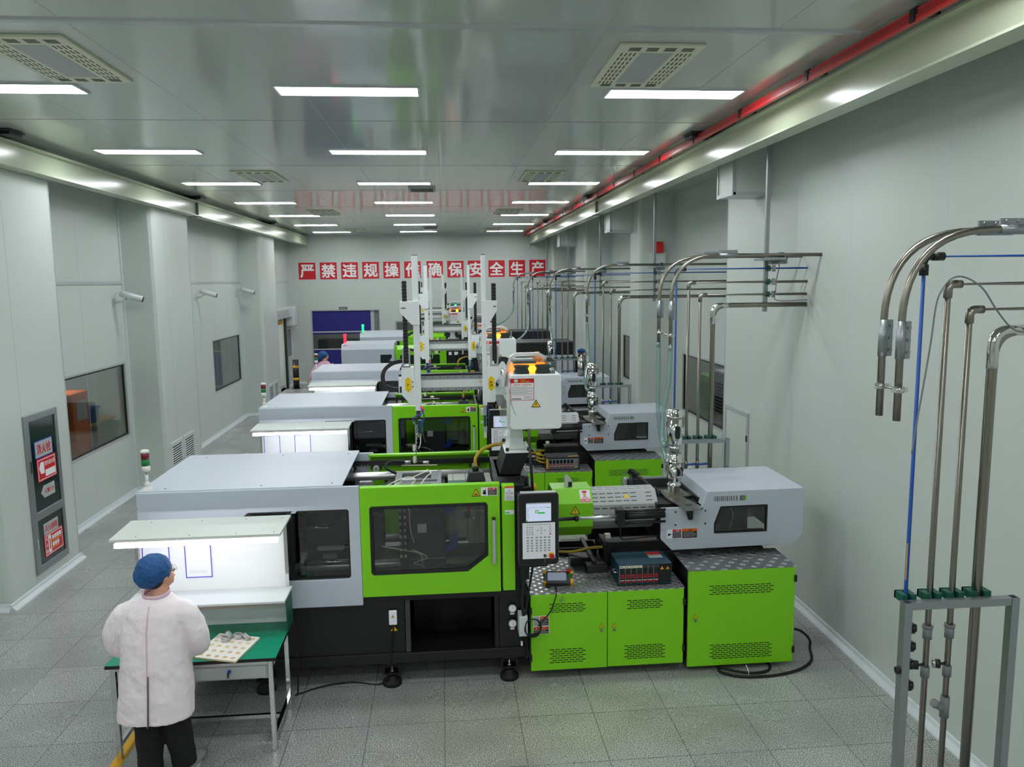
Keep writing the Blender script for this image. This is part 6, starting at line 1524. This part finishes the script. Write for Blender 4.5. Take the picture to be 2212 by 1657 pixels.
def hand(m, wrist, direction, palm_n, s=1.0, mirror=1, curl=.5):
    """palm with four unequal bent fingers and a thumb."""
    d = Vector(direction).normalized(); nrm = Vector(palm_n); nrm = (nrm - d * nrm.dot(d)).normalized(); side = d.cross(nrm) * mirror
    w = Vector(wrist)
    m.tube([w - d * .02 * s, w + d * .02 * s, w + d * .055 * s, w + d * .088 * s], [.026 * s, .03 * s, .036 * s, .033 * s], 10, flat=(.5, 1.15) if abs((Vector((0, 0, 1)) - d * d.z).normalized().dot(nrm)) > .7 else (1.15, .5))
    for i, (off, L) in enumerate(((-.029, .066), (-.010, .076), (.010, .071), (.028, .056))):
        p = w + d * .085 * s + side * off * s; pts = [p - d * .015 * s]
        dd = d.copy()
        for q in range(3):
            pts.append(pts[-1] + dd * (L * s * (.42, .33, .25)[q] + (.015 * s if q == 0 else 0)))
            dd = (dd + nrm * curl * (.55, .8, .6)[q]).normalized()
        m.tube(pts, [.0095 * s, .0092 * s, .0085 * s, .007 * s], 8); m.ball(pts[-1], .007 * s, 8, 6)
    p = w + d * .03 * s + side * -.03 * s
    m.tube([p, p + (d * .5 - side * .8 + nrm * .3).normalized() * .035 * s, p + (d * .9 - side * .75 + nrm * .5).normalized() * .065 * s, p + (d * 1.0 - side * .55 + nrm * .6).normalized() * .085 * s], [.013 * s, .0115 * s, .0105 * s, .008 * s], 8)

def head_on(m, c, yaw, tilt, s=1.0):
    """head with nose, ears, brow and chin; returns the rotation."""
    Rm = Matrix.Rotation(-yaw, 3, 'Z') @ Matrix.Rotation(-tilt, 3, 'X')
    c = Vector(c)
    m.ball(c + Rm @ Vector((0, -.01, .02)) * s, (.076 * s, .095 * s, .1 * s), 20, 14, rot=Rm)
    m.ball(c + Rm @ Vector((0, .02, -.045)) * s, (.06 * s, .07 * s, .072 * s), 16, 12, rot=Rm)
    m.ball(c + Rm @ Vector((0, .055, -.092)) * s, (.028 * s, .026 * s, .022 * s), 12, 8, rot=Rm)
    m.tube([c + Rm @ Vector((0, .078, .012)) * s, c + Rm @ Vector((0, .098, -.022)) * s, c + Rm @ Vector((0, .105, -.034)) * s], [.009 * s, .012 * s, .016 * s], 8)
    m.ball(c + Rm @ Vector((0, .08, .025)) * s, (.05 * s, .014 * s, .01 * s), 12, 6, rot=Rm)
    m.ball(c + Rm @ Vector((0, .083, -.062)) * s, (.024 * s, .01 * s, .009 * s), 12, 6, rot=Rm)
    for sx in (-1, 1): m.ball(c + Rm @ Vector((sx * .078, -.005, -.01)) * s, (.01 * s, .022 * s, .032 * s), 10, 8, rot=Rm)
    m.tube([c + Rm @ Vector((0, -.02, -.05)) * s, c + Vector((0, -.03, -.16)) * s], [.056 * s, .06 * s], 14)
    return Rm

def face_bits(t, c, Rm, s, glasses):
    c = Vector(c)
    m = MB('paint')
    for sx in (-1, 1):
        p = c + Rm @ Vector((sx * .032, .082, .004)) * s; m.ball(p, .0105 * s, 10, 8); m.ball(p + Rm @ Vector((0, .0075, 0)) * s, .0055 * s, 8, 6, 'hair')
    obj('eyes', m, t)
    m = MB('knobred'); m.ball(c + Rm @ Vector((0, .089, -.062)) * s, (.021 * s, .006 * s, .006 * s), 12, 6, 'skin_dk', rot=Rm); obj('lips', m, t)
    if glasses:
        m = MB('steel')
        for sx in (-1, 1):
            q = c + Rm @ Vector((sx * .035, .1, .002)) * s
            m.tube([q + Rm @ Vector((.026 * cos(a), 0, .022 * sin(a))) * s for a in [2 * pi * i / 16 for i in range(16)]], .0016 * s, 5, closed=True)
            m.tube([c + Rm @ Vector((sx * .061, .098, .006)) * s, c + Rm @ Vector((sx * .08, .02, .008)) * s, c + Rm @ Vector((sx * .082, -.01, 0)) * s], .0016 * s, 5)
        m.tube([c + Rm @ Vector((-.009, .102, .006)) * s, c + Rm @ Vector((.009, .102, .006)) * s], .0016 * s, 5); obj('glasses', m, t)

def person(label, X, Y, H, yaw_b, rings, lsl, rsl, legs, feet, hc, hyaw, htilt, caps, coat, skin, vox, lh, rh, glasses=False, seam=False):
    t = thing('person', (X, Y, 0), label, 'person')
    body = MB(skin)
    loft(body, [(r[0], r[1], r[2], r[3] * .82, r[4] * .82) for r in rings[1:]], 20)
    Rm = head_on(body, hc, hyaw, htilt)
    for sl, hd, mir in ((lsl, lh, 1), (rsl, rh, -1)):
        pts = [Vector(p[:3]) for p in sl]
        body.tube(pts, [.05] * (len(pts) - 3) + [.045, .04, .028], 12)
        hand(body, pts[-1], hd[0], hd[1], 1.0, hd[2] if len(hd) > 2 else mir, hd[3] if len(hd) > 3 else .5)
    for lg in legs: body.tube([p[:3] for p in lg], [.085, .06, .04], 12)
    to_solid('body', body, t, vox, skin, 3)
    cm = MB(coat); loft(cm, rings, 32)
    for sl in (lsl, rsl):
        pts = catmull([p[:3] for p in sl[:-1]] + [Vector(sl[-1][:3]) * .8 + Vector(sl[-2][:3]) * .2], 6)
        rad = []
        for i in range(len(pts)):
            f = i / (len(pts) - 1) * (len(sl) - 1); j = min(int(f), len(sl) - 2); rad.append(sl[j][3] * (1 - f + j) + sl[j + 1][3] * (f - j))
        cm.tube(pts, rad, 16)
    co = to_solid('coat' if coat != 'jacket' else 'jacket', cm, t, max(vox * 1.6, .009), coat, 5, wrinkle=.022, wscale=.11)
    tr = MB('trousers')
    for lg in legs: tr.tube(catmull([p[:3] for p in lg], 5), [lg[0][3] + (lg[2][3] - lg[0][3]) * i / 10 for i in range(11)], 16)
    r0 = rings[1]; tr.ball((r0[0], r0[1], .84), (r0[3] * .8, r0[4] * .8, .14))
    to_solid('trousers', tr, t, max(vox * 1.6, .01), 'trousers', 4, wrinkle=.012, wscale=.1)
    for f in feet:
        m = MB('shoe'); d = Vector((sin(f[2]), cos(f[2]), 0)); m.tube([Vector((f[0], f[1], .04)) - d * .08, Vector((f[0], f[1], .045)), Vector((f[0], f[1], .036)) + d * .1, Vector((f[0], f[1], .03)) + d * .16], [.042, .048, .046, .03], 12, flat=(.85, 1)); m.box(f[0] - .045, f[0] + .045, f[1] - .11, f[1] + .12, .0, .014, 'paint'); obj('shoe', m, t)
    cp = MB('cap')
    for c, r, ry in caps: cp.ball(c, r, 20, 14, rot=Matrix.Rotation(ry, 3, 'Y'))
    to_solid('hair_cap', cp, t, .007, 'cap', 4, wrinkle=.012, wscale=.03)
    m = MB('hair'); c = Vector(hc); m.ball(c + Rm @ Vector((0, -.05, -.03)), (.07, .06, .06), 14, 10, rot=Rm); obj('hair', m, t)
    face_bits(t, hc, Rm, 1.0, glasses)
    if seam:
        tp_ = rings[-1]
        m = MB(coat)
        col = []
        for k in range(24):
            a = 2 * pi * k / 24; col.append((tp_[0] + .088 * cos(a), tp_[1] + .082 * sin(a), tp_[2] + .012 + .012 * sin(a)))
        m.tube(col, .02, 8, 'coatpink2', closed=True, flat=(1, .35)); obj('collar', m, t, label='pink turned-down collar')
        m = MB('coatpink2')
        back = [(rings[i][0] + .0, rings[i][1] - rings[i][4] - .004, rings[i][2]) for i in range(len(rings) - 1)]
        m.tube(back, .004, 6); m.tube([(back[i][0] + .006, back[i][1] - .003, back[i][2]) for i in range(0, 3)], .004, 6, 'dkgrey'); obj('back_seam', m, t)
    return t
P('coatpink2', (222, 190, 204), .7)
person('person in pale pink coat and blue hair cap standing at the first green table', -2.09, 5.46, 1.7, 0,
       [(-2.115, 5.44, .55, .262, .172), (-2.105, 5.45, .72, .252, .18), (-2.095, 5.455, .92, .24, .178), (-2.092, 5.46, 1.08, .23, .17), (-2.09, 5.465, 1.22, .215, .158), (-2.085, 5.47, 1.32, .2, .14), (-2.08, 5.475, 1.39, .155, .11), (-2.07, 5.48, 1.43, .09, .08)],
       [(-2.2, 5.47, 1.335, .07), (-2.295, 5.465, 1.295, .086), (-2.36, 5.46, 1.18, .08), (-2.365, 5.5, 1.05, .074), (-2.28, 5.63, .95, .058), (-2.16, 5.71, .88, .042)],
       [(-1.97, 5.47, 1.335, .07), (-1.875, 5.465, 1.295, .086), (-1.815, 5.465, 1.18, .082), (-1.8, 5.49, 1.06, .076), (-1.86, 5.58, .975, .058), (-1.93, 5.65, .905, .042)],
       [[(-2.2, 5.46, .85, .115), (-2.19, 5.48, .46, .1), (-2.19, 5.45, .09, .085)], [(-2.0, 5.46, .85, .115), (-2.0, 5.5, .46, .1), (-1.985, 5.56, .09, .085)]],
       [(-2.2, 5.48, -.1), (-1.96, 5.64, .25)], (-2.045, 5.5, 1.575), .75, -.25,
       [((-2.078, 5.485, 1.615), (.118, .13, .108), .25), ((-2.11, 5.45, 1.575), (.098, .09, .082), .5)], 'coat', 'skin', .0065,
       ((.3, .9, -.3), (.2, -.2, -1), 1, .7), ((-.12, .85, -.5), (-.8, -.1, -.6), -1, .8), glasses=True, seam=True)
person('person in pink with a blue hair cap standing before the blue door', -3.36, 22.0, 1.7, 0,
       [(-3.38, 22.0, .6, .23, .16), (-3.37, 22.0, .8, .235, .17), (-3.36, 22.0, 1.0, .23, .165), (-3.355, 22.0, 1.2, .225, .15), (-3.35, 22.0, 1.32, .21, .13), (-3.35, 22.0, 1.4, .15, .1), (-3.35, 22.0, 1.44, .09, .08)],
       [(-3.53, 22.0, 1.34, .085), (-3.61, 21.99, 1.2, .08), (-3.68, 21.98, 1.08, .072), (-3.75, 22.02, .98, .06), (-3.79, 22.06, .92, .04)],
       [(-3.18, 22.0, 1.34, .085), (-3.11, 22.0, 1.2, .08), (-3.1, 22.05, 1.05, .072), (-3.14, 22.2, .97, .06), (-3.18, 22.3, .93, .04)],
       [[(-3.45, 22.0, .85, .11), (-3.45, 22.02, .46, .09), (-3.45, 22.0, .09, .08)], [(-3.27, 22.0, .85, .11), (-3.26, 22.02, .46, .09), (-3.26, 22.0, .09, .08)]],
       [(-3.45, 22.02, 0), (-3.26, 22.02, .1)], (-3.33, 22.02, 1.58), 1.2, -.1,
       [((-3.37, 22.0, 1.62), (.125, .13, .1), .2), ((-3.43, 21.97, 1.58), (.09, .09, .08), .5)], 'coatpink', 'skin', .012,
       ((-.4, .3, -.8), (.8, .2, -.3)), ((-.4, .9, -.2), (0, 0, -1)))
person('person in dark clothes and blue hair cap behind the conical hopper', 3.62, 20.6, 1.8, 0,
       [(3.6, 20.6, .75, .21, .15), (3.6, 20.6, .9, .21, .15), (3.6, 20.6, 1.05, .215, .15), (3.6, 20.6, 1.22, .225, .15), (3.61, 20.6, 1.36, .21, .13), (3.62, 20.6, 1.45, .15, .1), (3.63, 20.6, 1.5, .085, .08)],
       [(3.42, 20.6, 1.4, .08), (3.4, 20.55, 1.25, .075), (3.4, 20.5, 1.12, .068), (3.45, 20.36, 1.06, .058), (3.5, 20.28, 1.04, .04)],
       [(3.78, 20.6, 1.4, .08), (3.84, 20.57, 1.25, .075), (3.85, 20.52, 1.12, .068), (3.8, 20.38, 1.05, .058), (3.76, 20.3, 1.03, .04)],
       [[(3.51, 20.62, .85, .1), (3.51, 20.6, .46, .085), (3.51, 20.62, .09, .075)], [(3.7, 20.62, .85, .1), (3.7, 20.6, .46, .085), (3.7, 20.62, .09, .075)]],
       [(3.51, 20.58, 3.1), (3.7, 20.58, 3.0)], (3.65, 20.57, 1.62), 2.3, -.15,
       [((3.645, 20.6, 1.7), (.11, .125, .075), .1)], 'jacket', 'skin_dk', .012,
       ((.4, -.9, 0), (0, 0, -1)), ((-.3, -.9, 0), (0, 0, -1)))
